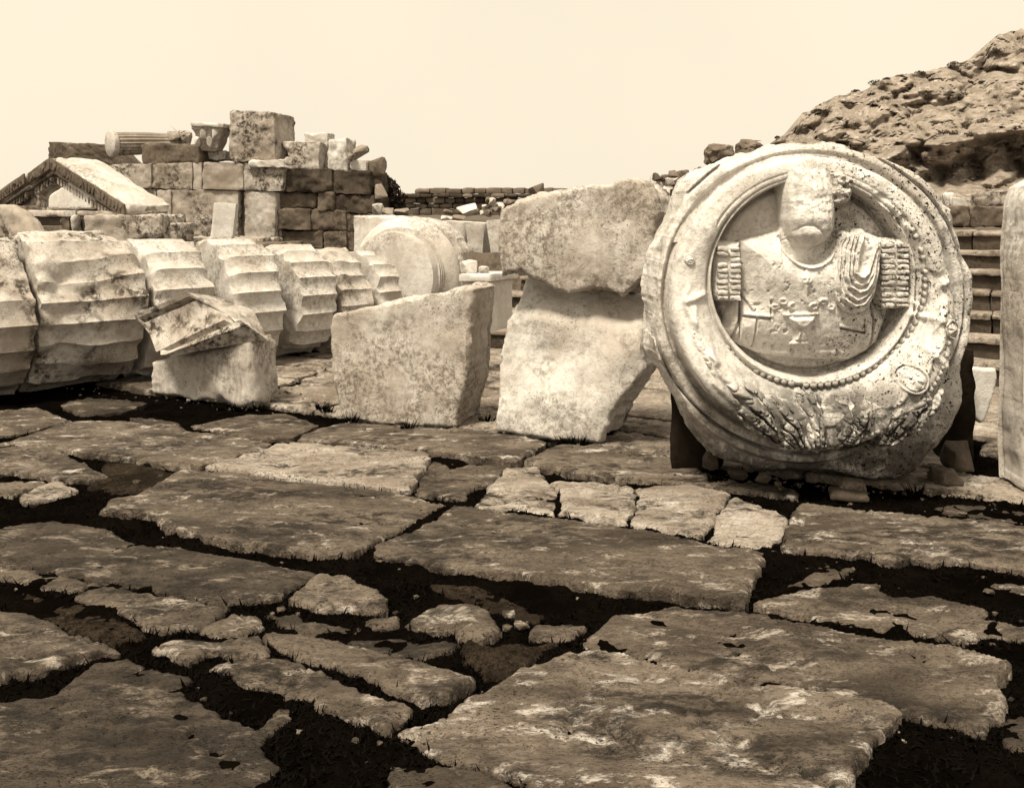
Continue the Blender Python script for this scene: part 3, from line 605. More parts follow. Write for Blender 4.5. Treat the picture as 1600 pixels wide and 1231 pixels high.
# ================================================================== THE CARVED MEDALLION
Y0 = 5.5; s_ = Y0 / F; MX, MY = 1271., 466.
mo = W(MX, MY, Y0); med = root('carved_medallion', (mo[0], Y0 + .3, 0), 'huge round marble medallion carved with an armoured bust whose face is broken', 'medallion')
WORLD[med.name] = np.array([mo[0], Y0 + .15, mo[2]]); med.location = WORLD[med.name]
HP = 70.                                             # the relief height that lies in the plane Y0
MO = mo + np.array([0, HP * s_, 0]); MU = np.array([s_, 0, 0]); MV = np.array([0, 0, -s_]); MN = np.array([0, -s_, 0])
def mpart(name, box, sdf, hf, thick, parent=med, mat='relief', res=1.15, r=3., jag=.8, jfreq=.09, amp=1.2, freq=.045, seed=1, poly=None, back=False):
    f = (lambda x, y: sdf(x + MX, y + MY)) if sdf else None
    pl = [(a - MX, b - MY) for a, b in poly] if poly is not None else None
    bx = ((box[0] - MX, box[1] - MY), (box[2] - MX, box[3] - MY)) if box else None
    v, q, t = relief_np(pl, MO, MU, MV, MN, thick, res, hf=lambda x, y, sd: hf(x + MX, y + MY, sd), r=r, jag=jag, jfreq=jfreq, amp=amp, freq=freq, seed=seed, side=3 if not back else 14, snoise=.0 if not back else 9, sfreq=.018, back=back, sdf=f, box=bx)
    return put(name, mesh_np(name, v, q[:, ::-1], t, sharp=60), mat, parent)
def rec_r(x, y): return np.hypot(x - 1271, y - 437)
def out_r(x, y): return np.hypot(x - 1271, (y - 466))
OUT = [(1292,224),(1331,234),(1384,246),(1433,268),(1460,290),(1472,310),(1491,328),(1489,351),(1497,375),(1504,400),(1525,429),(1525,458),(1521,492),(1516,541),(1511,585),(1516,619),(1509,643),(1492,680),(1467,712),(1448,746),(1419,760),(1370,756),(1297,743),(1185,738),(1141,726),(1121,717),(1092,678),(1060,610),(1044,585),(1028,563),(1024,531),(1027,492),(1028,434),(1035,405),(1045,371),(1064,332),(1074,297),(1084,276),(1112,258),(1175,241),(1233,229)]
kz = 1 + 40 * s_ / Y0; OUT = [(800 + (x - 800) * kz, HZ + (y - HZ) * kz) for x, y in OUT]
def h_block(x, y, sd):
    R = out_r(x, y); h = 18 + 24 * (1 - sst(262, 272, R)); h -= 16 * np.exp(-((R - 250) / 2.0) ** 2)
    h -= 16 * np.exp(-((R - 227) / 4.5) ** 2)
    h = np.where(y < 380, np.maximum(h, 38 - 10 * sst(200, 275, R)), h)
    h += 6 * fb2(x, y, .012, 3, 5) + 3.0 * sst(240, 275, R) * fb2(x, y, .035, 4, 6)
    h -= 14 * sst(690, 760, y) * sst(1380, 1480, x)
    return h * sst(152, 160, rec_r(x, y)) + (1 - sst(152, 160, rec_r(x, y))) * (28 - 16 * np.exp(-((rec_r(x, y) - 150) / 5) ** 2) + 2 * fb2(x, y, .03, 3, 4))
mpart('block', None, None, h_block, 118, mat='medallion', r=20, jag=2.5, jfreq=.03, amp=1.2, freq=.07, seed=61, poly=OUT, back=True)
# ring of the shield
def ring_in(x, y): return np.hypot((x - 1271) / 1., (y - 437) / 1.) - 156
def ring_h(x, y):
    ri = np.hypot(x - 1271, y - 437); ro = out_r(x, y); t = np.clip((ri - 156) / np.maximum((ri - 156) + (223 - ro), 1), 0, 1); dn = sst(430, 640, y)
    body = 54 + 22 * np.sin(np.clip(t, 0, 1) * math.pi * .95) ** .6 + 30 * dn * np.sin(np.clip(t * 1.05, 0, 1) * math.pi) ** .8 
    low = 60 + 62 * sst(.12, .66, t) ; body = body * (1 - dn) + low * dn
    lip = 6 * np.exp(-((t - .06) / .05) ** 2) - 7 * np.exp(-((t - .15) / .035) ** 2) - 5 * np.exp(-((t - .36) / .04) ** 2) * (x > 1120)
    top = 1 - sst(300, 360, y)                       # the upper arc is worn to a flat band
    return (body + lip) * (1 - .75 * top) + (66 - 6 * t) * .75 * top
SEG = [((1420,490),(1468,500)),((1432,540),(1476,580)),((1080,500),(1110,560)),((1070,470),(1100,460)),((1430,470),(1480,440)),((1105,590),(1160,640)),((1375,640),(1420,620))]
def ring_full(x, y, sd):
    h = ring_h(x, y); sc = 0
    for (a, b) in SEG: d = pline(x, y, [a, b]); sc = sc + 6 * np.exp(-(d / 5) ** 2)
    # shallow running scrolls round the sides
    th = np.arctan2(y - 446, x - 1271); ri = np.hypot(x - 1271, y - 446); low = sst(430, 470, y)
    sc = sc + low * 4.5 * np.exp(-((ri - 195 - 9 * np.sin(th * 11)) / 4.5) ** 2) + low * 3.5 * np.exp(-((ri - 198 + 9 * np.sin(th * 11)) / 4) ** 2)
    # volutes
    for (cx, cy, rr) in ((1478, 512, 15),):
        d = np.hypot(x - cx, y - cy); a = np.arctan2(y - cy, x - cx); sc = sc + 6 * np.exp(-(d / rr) ** 4) * (.5 + .5 * np.cos(d * .9 - a))
    er = sst(-.1, .35, fb2(x, y, .02, 3, 8)) * (x > 1340) * (y < 480)
    return h + sc * (1 - .8 * er) - 5 * er
ring = mpart('shield_ring', (1040, 235, 1500, 700), lambda x, y: np.maximum(out_r(x, y) - 222, -ring_in(x, y)), ring_full, -8, r=9, seed=71, amp=1.3, freq=.05)
# acanthus at the foot of the ring
def leaf(poly, cen, nn, hgt, seed):
    def hf(x, y, sd):
        a = np.arctan2(y - cen[1], x - cen[0]); d = np.hypot(x - cen[0], y - cen[1])
        wv = fb2(x, y, .05, 3, seed); rid = np.abs(np.sin(a * nn * 1.5 + .03 * d + .7 * wv)); lob = np.abs(np.sin(d * .13 + 1.2 * rid + wv))
        er = np.abs(fb2(x, y, .045, 4, seed + 3)); return ring_h(x, y) + hgt * .8 * (1 - np.exp(sd / 9)) - 17 * np.exp(-(rid / .30) ** 2) - 5 * np.exp(-(lob / .25) ** 2) - 8 * np.exp(-(er / .06) ** 2) + 4 * fb2(x, y, .06, 3, seed)
    mpart('leaf', None, None, hf, -30, parent=ring, poly=poly, r=9, jag=3.5, jfreq=.07, seed=seed, res=1.1)
leaf([(1120,590),(1150,584),(1188,598),(1200,640),(1206,684),(1175,672),(1140,645)], (1226, 706), 11, 20, 81)
leaf([(1190,604),(1212,610),(1236,640),(1246,688),(1222,694),(1206,686),(1200,640)], (1256, 720), 13, 26, 86)
leaf([(1290,690),(1284,648),(1300,622),(1325,606),(1348,610),(1352,640),(1338,668),(1316,686)], (1272, 706), 8, 20, 82)
leaf([(1236,622),(1240,606),(1256,600),(1274,604),(1281,620),(1276,645),(1280,690),(1264,697),(1240,690),(1244,650)], (1258, 730), 16, 24, 83)
leaf([(1352,690),(1356,650),(1378,628),(1410,622),(1440,600),(1456,600),(1446,632),(1418,662),(1385,684)], (1340, 700), 9, 12, 84)
leaf([(1070,470),(1088,478),(1100,510),(1110,550),(1122,585),(1104,586),(1084,556),(1070,520)], (1112, 610), 8, 8, 85)
def rosette(cx, cy, R, f=1.):
    def hf(x, y, sd):
        d = np.hypot(x - cx, y - cy); a = np.arctan2(y - cy, x - cx)
        return ring_h(x, y) + (1 - f) * 2 + f * (9 * np.exp(-((d - R * .85) / (R * .13)) ** 2) + np.where(d < R * .68, (6 + 5 * np.abs(np.cos(a * 2.5)) * np.sin(np.clip(d / (R * .68), 0, 1) * 3.1)), 0) + 8 * np.exp(-(d / (R * .2)) ** 2))
    mpart('rosette', (cx - R - 4, cy - R - 4, cx + R + 4, cy + R + 4), lambda x, y: np.hypot(x - cx, y - cy) - R, hf, -20, parent=ring, r=3, seed=int(cx), res=.8, amp=.8)
rosette(1408, 585, 23); rosette(1076, 405, 9, .35); rosette(1477, 512, 15)
# bead mouldings, one mesh per bead
bmb = bmesh.new(); bmesh.ops.create_uvsphere(bmb, u_segments=10, v_segments=7, radius=1.)
for v_ in bmb.verts: v_.co *= 1 + .09 * math.sin(7 * v_.co.x + 5 * v_.co.y + 3 * v_.co.z)
bead_me = bpy.data.meshes.new('bead'); bmb.to_mesh(bead_me); bmb.free(); bead_me.materials.append(M['relief'])
for p_ in bead_me.polygons: p_.use_smooth = True
def beads(cx, cy, rx, ry, a0, a1, step, w_, l_, seed):
    rng = random.Random(seed); a = a0
    while a < a1:
        t = math.radians(a); x, y = cx + rx * math.cos(t), cy + ry * math.sin(t); wob = rng.uniform(.82, 1.1)
        if rng.random() > .06:
            o = bpy.data.objects.new('bead', bead_me); COL.objects.link(o); o.parent = ring
            h = float(ring_h(np.array([x]), np.array([y]))[0]); p = MO + (x - MX) * MU + (y - MY) * MV + (h + rng.uniform(-.8, 1.2)) * MN; o.location = tuple(p - WORLD[ring.name])
            tx, ty = -rx * math.sin(t), ry * math.cos(t); ang = math.atan2(-ty, tx); o.rotation_euler = (0, -ang, 0); o.scale = (l_ * s_ * wob, w_ * s_, w_ * s_ * rng.uniform(.9, 1.08))
        a += math.degrees(step / math.hypot(rx * math.sin(t), ry * math.cos(t)))
beads(1271, 437, 173, 165, -28, 140, 11.5, 5.0, 5.6, 1)
beads(1271, 466, 208, 212, 8, 78, 9.5, 4.2, 4.6, 2)

# the bust: torso, neck, chin and sheared face in one surface
TOR = [(1161,376),(1185,371),(1224,362),(1232,350),(1300,350),(1312,362),(1340,364),(1377,371),(1378,478),(1398,500),(1384,540),(1368,552),(1333,570),(1290,571),(1231,567),(1190,556),(1150,538),(1138,520),(1140,490),(1150,470),(1161,462)]
HEAD = [(1224,262),(1230,252),(1262,247),(1296,250),(1310,262),(1314,290),(1312,330),(1309,362),(1296,382),(1268,394),(1247,388),(1234,372),(1226,345),(1223,300)]
def bust_h(x, y, sd):
    sT = psdf(x, y, TOR); sH = psdf(x, y, HEAD); d = np.maximum(-sT, 0)
    h = 32 + 34 * (1 - np.exp(-d / 26)) + 9 * np.exp(-((x - 1266) / 80) ** 2 - ((y - 450) / 70) ** 2) + 10 * np.exp(-((x - 1215) / 34) ** 2 - ((y - 428) / 34) ** 2) + 10 * np.exp(-((x - 1312) / 34) ** 2 - ((y - 432) / 34) ** 2)
    h += 8 * np.exp(-((y - 385) / 22) ** 2) * (np.abs(x - 1266) > 44)
    # arms below the sleeves are rounder and lower
    for (cx, wd) in ((1148, 15), (1386, 15)):
        h = np.where((np.abs(x - cx) < wd) & (y > 462), np.minimum(h, 34 + 20 * np.sqrt(np.clip(1 - ((x - cx) / wd) ** 2, 0, 1))), h)
    h -= 9 * np.exp(-(pline(x, y, [(1163,462),(1162,500),(1150,536)]) / 2.2) ** 2) + 8 * np.exp(-(pline(x, y, [(1373,478),(1372,543)]) / 2.2) ** 2)
    # neckline: collar edge and sunk neck
    ell = np.hypot((x - 1266) / 42, (y - 372) / 44); ins = 1 - sst(.9, 1.0, ell); h = h * (1 - ins) + ins * (38 + 16 * np.sqrt(np.clip(1 - ((x - 1268) / 38) ** 2, 0, 1)) - 6 * sst(370, 410, y)) + 5 * np.exp(-((ell - 1.05) / .045) ** 2) * (y > 375)
    # lower edge bands, flap edges, tablet
    h -= 5 * np.exp(-(pline(x, y, [(1160,552),(1200,560),(1260,566),(1335,568)]) / 2) ** 2) * 1.6 - 4 * sst(548, 556, y + .02 * (x - 1271))
    for l, a in (([(1166,496),(1206,499)], 5), ([(1206,470),(1206,499)], 4), ([(1166,466),(1180,488)], 4), ([(1316,514),(1356,522)], 6), ([(1356,500),(1356,522)], 4), ([(1185,500),(1183,545)], 4)):
        h -= 1.8 * a * np.exp(-(pline(x, y, l) / 1.5) ** 2); h += .7 * a * np.exp(-(pline(x, y - 4 if False else y, [(p[0], p[1] - 4) for p in l]) / 3) ** 2)
    # chest ornaments: mask, scrolls, footed bowl
    h += 7 * np.exp(-((x - 1258) / 9) ** 2 - ((y - 438) / 8) ** 2) - 4 * np.exp(-((x - 1254.5) / 1.6) ** 2 - ((y - 437) / 1.6) ** 2) - 4 * np.exp(-((x - 1261.5) / 1.6) ** 2 - ((y - 437) / 1.6) ** 2)
    h += 4.5 * np.exp(-(pline(x, y, [(1258,448),(1257,462),(1262,478)]) / 3) ** 2)
    for sgn in (-1, 1):
        for kx, ky, rr in ((16, 478, 8), (31, 471, 7), (44, 480, 6)):
            d_ = np.hypot(x - 1254 - sgn * kx, (y - ky) * 1.3); h += np.clip(2.2 + 4.5 * fb2(x, y, .09, 3, 4), 0, 5) * np.exp(-((d_ - rr * .7) / 2.2) ** 2)
    bowl = psdf(x, y, [(1227,493),(1276,491),(1271,504),(1262,514),(1252,517),(1242,514),(1232,504)]); h += 15 * sst(0, 8, -bowl) + 6 * np.exp(-(pline(x, y, [(1227,492),(1276,490)]) / 2.5) ** 2)
    foot = psdf(x, y, [(1246,516),(1257,516),(1260,525),(1268,540),(1235,541),(1243,526)]); h += 13 * sst(0, 3.5, -foot) - 4 * np.exp(-(pline(x, y, [(1238,533),(1264,533)]) / 1.5) ** 2) - 3 * np.exp(-(pline(x, y, [(1251,518),(1251,538)]) / 1.5) ** 2)
    h -= 9 * np.clip(fb2(x, y, .07, 4, 33, .6) - .45, 0, 1)
    # head
    shear = 1 - sst(306, 332, y + .08 * (x - 1262) + 6 * fb2(x, y, .05, 2, 3))
    face = 60 + 32 * np.sqrt(np.clip(1 - np.abs((x - 1268) / 45) ** 3, 0, 1)) * np.sqrt(np.clip(1 - (np.abs(y - 330) / 66) ** 3, 0.02, 1))
    ball = np.clip(1 - ((x - 1261) / 25) ** 2 - ((y - 377) / 21) ** 2, 0, 1); face += 2.4 * sst(0, .8, ball)                  # round chin under the broken mouth
    face -= 2.8 * np.exp(-(pline(x + 1.5 * fb2(x, y, .2, 2, 1), y, [(1240,361),(1247,355),(1256,352),(1266,353),(1276,359),(1284,369)]) / 1.9) ** 2)
    face += 3 * np.exp(-((x - 1272) / 20) ** 2 - ((y - 341) / 8) ** 2)
    face += 1.6 * fb2(x, y, .04, 4, 23)
    face += 3 * sst(1282, 1300, x) * (1 - sst(350, 375, y)) - 2.5 * np.exp(-(pline(x, y, [(1290,332),(1293,350),(1290,366)]) / 2) ** 2) + 3 * np.exp(-((x - 1240) / 8) ** 2 - ((y - 340) / 12) ** 2)
    flat = 82 - 14 * sst(300, 255, y) * 1.0 + 3 * fb2(x, y, .05, 3, 7) + 1.2 * fb2(x * 3, y * .25, .06, 3, 9) + .06 * (1300 - x)
    hh = np.where(sH < 0, flat * shear + face * (1 - shear), 0); hh = hh - 1.6 * np.exp(-(pline(x, y + 5 * fb2(x, y, .07, 3, 5), [(1226,318),(1262,321),(1296,319)]) / 1.8) ** 2)
    edge = 1 - np.exp(np.minimum(sH, 0) / 7); return np.where(sH < 0, np.maximum(h, hh * edge + 36 * (1 - edge)), h)
mpart('bust', (1130, 240, 1405, 580), lambda x, y: np.minimum(psdf(x, y, TOR), psdf(x, y, HEAD)), bust_h, 4, r=5, seed=91, amp=1.0, freq=.06, res=1.05)
# broken curls beside the temple
def hair_h(x, y, sd): return 74 + 22 * (1 - np.exp(sd / 6)) + 9 * fb2(x, y, .11, 3, 12) - 12 * np.exp(-(np.hypot(x - 1313, y - 292) / 5) ** 2) - 12 * np.exp(-(np.hypot(x - 1302, y - 308) / 4) ** 2)
mpart('hair', None, None, hair_h, -20, poly=[(1298,272),(1312,268),(1326,276),(1332,290),(1330,306),(1318,320),(1304,320),(1294,306),(1300,290)], r=6, jag=3, jfreq=.1, seed=95, res=1.)
# cloak gathered over one shoulder
FOLDS = [[(1314 + 34 * t, 359), (1305 + 33 * t, 395 - 4 * t), (1299 + 34 * t, 438 - 14 * t), (1307 + 29 * t, 472 - 44 * t), (1326 + 16 * t, 488 - 60 * t), (1347 + 2 * t, 482 - 60 * t), (1363 - 8 * t, 460 - 50 * t), (1371 - 8 * t, 415 - 30 * t), (1372 - 6 * t, 372)] for t in (0, .19, .36, .55, .72, .95)]
def cloak_h(x, y, sd):
    xx, yy = x + 2 * fb2(x, y, .06, 2, 15), y + 2 * fb2(x, y, .06, 2, 16); f = 0
    for i, l in enumerate(FOLDS): f = np.maximum(f, (7, 8, 6.5, 7.5, 6, 7)[i] * np.exp(-(pline(xx, yy, l) / 2.9) ** 2))
    return 54 + 30 * (1 - np.exp(sd / 10)) + 1.5 * f + 3.5 * fb2(x, y, .025, 3, 19) + 2.5 * fb2(x, y, .07, 3, 17)
mpart('cloak', None, None, cloak_h, -20, poly=[(1317,362),(1332,356),(1352,359),(1378,372),(1378,402),(1373,440),(1366,470),(1352,488),(1335,496),(1315,491),(1300,474),(1294,448),(1298,415),(1306,388)], r=7, jag=1.5, seed=97, res=1.)
# fringed sleeves: a sleeve with two columns of short straps on each arm
def sleeve(x0, y0, x1, y1, cols, seed):
    def hf(x, y, sd): return 46 + 16 * (1 - np.exp(sd / 10))
    sv = mpart('sleeve', None, None, hf, 2, poly=[(x0, y0 + 4), (x0 + 8, y0), (x1, y0), (x1, y1 - 4), (x1 - 6, y1), (x0 + 6, y1), (x0, y1 - 8)], r=8, jag=1.5, seed=seed)
    rng = random.Random(seed); y = y0 + 8
    while y < y1 - 9:
        for (a, b) in cols:
            if rng.random() < .05: continue
            ya, yb = y + rng.uniform(-.6, .6), y + 6.4 + rng.uniform(-.8, .5); C = [MO + (px - MX) * MU + (py - MY) * MV + hh_ * MN for hh_ in (52, 65.5 + rng.uniform(-2, 1.5)) for py in (yb, ya) for px in (a + rng.uniform(-1, 1), b)]
            rbox('strap', C, 'relief', sv, res=.008, r=.004, amp=.007, freq=26, seed=rng.randint(0, 999))
        y += 8.6
sleeve(1117, 378, 1163, 473, ((1123, 1139), (1143, 1159)), 101); sleeve(1376, 372, 1427, 486, ((1380, 1401), (1405, 1423)), 102)

# stones wedged under and around the medallion
def dlump(x, y, w_, h_, Y, mat, seed, lab, nm='wedge_stone', d=None):
    c = W(x, y, Y); u_ = Y / F; tag(lump(nm, c, (w_ * u_, d or w_ * u_, h_ * u_), seed, mat, sub=1), lab, 'stone')
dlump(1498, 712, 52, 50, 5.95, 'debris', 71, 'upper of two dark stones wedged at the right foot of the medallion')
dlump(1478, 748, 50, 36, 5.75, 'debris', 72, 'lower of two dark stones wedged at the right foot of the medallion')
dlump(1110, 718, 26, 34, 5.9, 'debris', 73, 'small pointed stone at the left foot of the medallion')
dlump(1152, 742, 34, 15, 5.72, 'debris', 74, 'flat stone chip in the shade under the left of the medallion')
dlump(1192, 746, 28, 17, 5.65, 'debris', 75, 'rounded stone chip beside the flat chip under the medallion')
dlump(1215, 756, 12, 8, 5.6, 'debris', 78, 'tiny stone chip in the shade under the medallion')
tag(rbox('wedge_stone', qbox([(1314,754),(1352,756),(1356,774),(1312,772)], 5.5, .13), 'grey_block', res=.012, r=.008, amp=.006, seed=8), 'squared light stone wedged under the middle of the medallion', 'stone')
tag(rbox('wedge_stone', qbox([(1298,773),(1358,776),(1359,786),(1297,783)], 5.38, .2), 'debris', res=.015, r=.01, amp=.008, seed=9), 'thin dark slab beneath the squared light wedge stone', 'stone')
tag(rbox('prop_block', qbox(rect(1046, 606, 1130, 735), 6.05, .5), 'prop_shade', res=.03, r=.02, amp=.015, seed=10), 'block propping the medallion from behind on its left, painted near-black as shade', 'block')
tag(rbox('prop_block', qbox(rect(1466, 545, 1524, 735), 6.3, .5), 'prop_shade', res=.03, r=.02, amp=.015, seed=11), 'block propping the medallion from behind on its right, painted near-black as shade', 'block')
upright('marble_splinter', [(1500,574),(1557,577),(1560,592),(1552,625),(1540,656),(1533,661),(1520,650),(1500,640)], G(1530, 700), 0., .07, 'marble_clean', res=.01, r=.015, jag=.008, amp=.006, seed=66, side=3,
        label='thin white marble splinter jutting out behind the right of the medallion', cat='fragment')

# ================================================================== LEFT BACKGROUND: WALLS AND LOOSE STONES
WY = 16.0
aw = root('ashlar_wall', W(440, 485, WY), 'ruined ashlar wall end of dark and pale squared blocks behind the drums', 'wall')
mar = [([(170,257),(236,256),(236,294),(170,294)], 0), ([(237,256),(300,254),(300,296),(237,295)], 0), ([(301,254),(315,254),(315,296),(301,296)], 0), ([(316,253),(380,255),(380,297),(316,296)], 0), ([(381,255),(445,262),(440,299),(381,298)], 0),
       ([(200,296),(244,296),(244,400),(200,400)], 0), ([(245,297),(267,297),(267,400),(245,400)], 0), ([(268,297),(372,298),(372,400),(268,400)], -.0), ([(381,299),(430,300),(430,400),(381,400)], 0)]
for i, (qd, dz) in enumerate(mar): rbox('stone', qbox(qd, WY + (i % 3) * .03, .9), 'wall_marble' if i not in (4, 8) else 'marble_stained', aw, res=.03, r=.007, amp=.016, freq=9, chip=2.4, seed=200 + i)
rbox('stone', qbox(rect(365, 300, 392, 400), WY + .14, .5), 'wall_mid', aw, res=.05, seed=230)
dk = [rect(441,264,518,300), [(519,267),(578,268),(578,304),(519,302)], rect(432,301,495,326), rect(496,301,521,329), [(522,304),(584,306),(584,334),(522,331)], rect(431,327,485,359), [(486,327),(541,329),(541,361),(486,360)], [(542,333),(588,335),(588,362),(542,362)],
      rect(431,360,440,390), rect(441,361,504,388), rect(505,362,541,390), rect(542,363,590,392), rect(431,391,480,430), rect(481,391,545,430), rect(546,393,600,430)]
for i, qd in enumerate(dk): rbox('stone', qbox(qd, WY + .12 + (i * 7 % 5) * .025, .8), ('wall_dark', 'wall_mid')[(i * 5 // 2) % 2 if i < 5 else 1], aw, res=.026, r=.008, amp=.028, freq=9, chip=2.6, seed=240 + i)
rbox('footing', qbox(rect(170, 401, 600, 484), WY + .2, .9), 'wall_mid', aw, res=.09, r=.03, amp=.02, seed=270, nmax=60)
def loose(nm, qd, Y, dep, mat, lab, cat='block', seed=0, **k): return tag(rbox(nm, qbox(qd, Y, dep), mat, res=.026, r=.009, amp=.026, freq=8, seed=seed, chip=3., **k), lab, cat)
loose('loose_block', [(76,222),(158,226),(190,258),(76,258)], 16.6, .7, 'wall_mid', 'long dark block on the wall top behind the pediment', seed=1)
loose('loose_block', [(219,225),(312,226),(313,255),(221,257)], 16.05, .6, 'wall_mid', 'dark flat block on the wall below the lying fluted shaft', seed=2)
loose('loose_block', [(359,172),(428,176),(430,252),(356,252)], 16.0, .75, 'wall_marble', 'tall upright squared block standing highest on the wall', seed=3)
loose('loose_block', [(441,221),(499,222),(498,265),(455,265)], 16.2, .5, 'marble_stained', 'stained carved block on the wall top right of the tall block', seed=4)
loose('loose_block', [(475,208),(512,208),(511,266),(478,266)], 16.45, .3, 'marble', 'plain narrow white slab upright behind the stained carved block', 'slab', seed=5)
loose('loose_block', [(514,218),(540,216),(543,268),(512,267)], 16.25, .4, 'marble', 'rough pale upright stone between the white slab and the carved knob', seed=6)
loose('loose_block', [(313,238),(352,236),(352,250),(313,250)], 16.3, .4, 'marble', 'low pale slab under the flaring capital', 'slab', seed=7)
loose('loose_block', [(388,250),(440,249),(446,262),(388,261)], 15.95, .3, 'marble', 'thin pale slab lying at the foot of the tall upright block', 'slab', seed=8)
tag(lump('stone_lump', W(452, 252, 15.9), (.17, .2, .16), 31, 'marble'), 'small pale stone at the end of the thin slab on the wall', 'stone')
# fluted shaft lying on the wall
fs = root('fluted_shaft', W(220, 245, 16.2), 'small fluted column shaft lying on its side on the wall top', 'column shaft')
p0, p1 = W(172, 225, 16.1), W(282, 224, 16.9); ax = p1 - p0; v, q, t = drum_np(.20, .18, float(np.linalg.norm(ax)), flutes=20, fd=.018, seed=3, nl=14, nseg=5, worn=0); put('shaft', mesh_np('shaft', place_axis(v, p0, ax), q, t, sharp=35), 'wall_marble', fs)
v, q, t = lathe_np([(0, -.02), (.2, -.02), (.225, .0), (.225, .06), (.2, .09), (0, .09)], 40, 3); put('base_ring', mesh_np('base_ring', place_axis(v, p0, ax), q), 'marble', fs)
for i, (x, y, a, b, lab) in enumerate(((272,213,24,18,'pale stone lump behind the end of the fluted shaft'), (287,216,26,26,'rough stone between fluted shaft and flaring capital'))):
    tag(lump('stone_lump', W(x, y, 16.7), (a * .011, .25, b * .011), 35 + i, 'wall_marble'), lab, 'stone')
# flaring capital
cpt = root('flaring_capital', W(322, 240, 16.2), 'small flaring carved capital standing on the wall left of the tall block', 'capital')
cq = [W(311, 236, 16.1), W(338, 236, 16.1), W(311, 236, 16.1) + [0, .35, 0], W(338, 236, 16.1) + [0, .35, 0], W(298, 196, 15.95), W(348, 199, 15.95), W(298, 196, 15.95) + [.0, .6, 0], W(348, 199, 15.95) + [0, .6, 0]]
rbox('bell', cq, 'marble', cpt, res=.03, r=.02, amp=.02, freq=8, seed=4); 
rbox('abacus', qbox([(297,190),(349,193),(349,200),(297,197)], 15.92, .66), 'marble', cpt, res=.04, r=.012, amp=.006, seed=5)
for i in range(4): v, q, t = lump_np(W(308 + i * 9.5, 222 - (i % 2) * 12, 15.98), (.1, .1, .2), 90 + i); put('leaf', mesh_np('leaf', v, q, t), 'marble', cpt)
# carved knob stones at the wall's broken end
kn = root('carved_stone', W(560, 270, 16.2), 'knobbed carved stone with rounded head near the broken wall end', 'stone')
rbox('shaft', qbox([(545,250),(572,250),(572,269),(544,268)], 16.2, .35), 'marble', kn, res=.03, r=.02, seed=3)
v, q, t = lump_np(W(562, 240, 16.35), (.34, .36, .3), 51); put('head', mesh_np('head', v, q, t, sharp=35), 'wall_marble', kn)
v, q, t = lump_np(W(549, 243, 16.15), (.16, .2, .2), 52); put('boss', mesh_np('boss', v, q, t, sharp=35), 'wall_marble', kn)
for i, (x, y, a, b, Y, mt, lab) in enumerate(((588,262,30,34,16.4,'wall_mid','rounded boulder at the broken end of the wall top'), (584,290,26,40,16.5,'wall_mid','dark stone below the rounded boulder at the wall end'), (597,300,22,24,16.3,'wall_marble','pale stone in front of the shrub at the wall end'), (592,327,20,18,16.2,'marble','bright stone at the foot of the shrub'), (607,332,18,14,16.0,'wall_marble','low stone beside the bright stone under the shrub'), (628,330,22,10,16.,'wall_marble','flat stone right of the shrub'))):
    tag(lump('stone_lump', W(x, y, Y), (a * Y / F * 1.1, .35, b * Y / F * 1.1), 140 + i, mt), lab, 'stone')
# white slab leaning on the wall
tag(rbox('leaning_slab', qbox([(334,316),(369,318),(360,400),(324,400)], 15.6, .1), 'marble_clean', res=.035, r=.012, amp=.006, seed=12), 'bright white slab leaning against the pale wall blocks', 'slab')
# shrub
nr = np.random.default_rng(21); sh = root('shrub', W(606, 335, 17.2), 'dark leafy shrub growing at the broken end of the wall', 'shrub'); parts = []
for x, y, rr in ((603, 296, .22), (612, 310, .25), (596, 312, .2), (608, 328, .28), (618, 324, .18), (600, 286, .14)): parts.append(clump_np(W(x, y, 17.1), np.array([rr, rr, rr]), 420, .045, nr))
v, q, t = joinparts(parts); put('crown', mesh_np('crown', v, q, smooth=False), 'bush', sh)
v, q, t = lathe_np([(0, 0), (.05, 0), (.035, .4), (.02, .8), (0, .82)], 8); put('stem', mesh_np('stem', v + W(606, 360, 17.2), q), 'wall_dark', sh)

# the little pediment at the far left
pe = root('pediment', (-5.4, 11.9, 0), 'small carved temple pediment with dentils and pale broken centre at far left', 'pediment')
E1 = unit((.88, -.47, 0)); E2 = unit((.47, .88, 0)); PA = np.array([-5.64, 12.0, 2.32]); sl_ = math.atan2(.59, 1.35)
def PL(s, z, f): return PA + E1 * s + np.array([0, 0, z]) - E2 * f              # s along the gable, z down from the apex, f forward
def rake(sgn, s0, s1, n0, n1, f0, f1, dz=0):
    """box along one rake: n measured square to the slope, downwards"""
    cs, sn = math.cos(sl_), math.sin(sl_)
    def p(s, n, f): return PL(sgn * (s * cs - n * sn * 0), -s * sn - n / cs + dz, f)
    C = [p(s0, n1, f1), p(s1, n1, f1), p(s0, n1, f0), p(s1, n1, f0), p(s0, n0, f1), p(s1, n0, f1), p(s0, n0, f0), p(s1, n0, f0)]
    if sgn < 0: C = [C[1], C[0], C[3], C[2], C[5], C[4], C[7], C[6]]
    return C
LN = 1.47
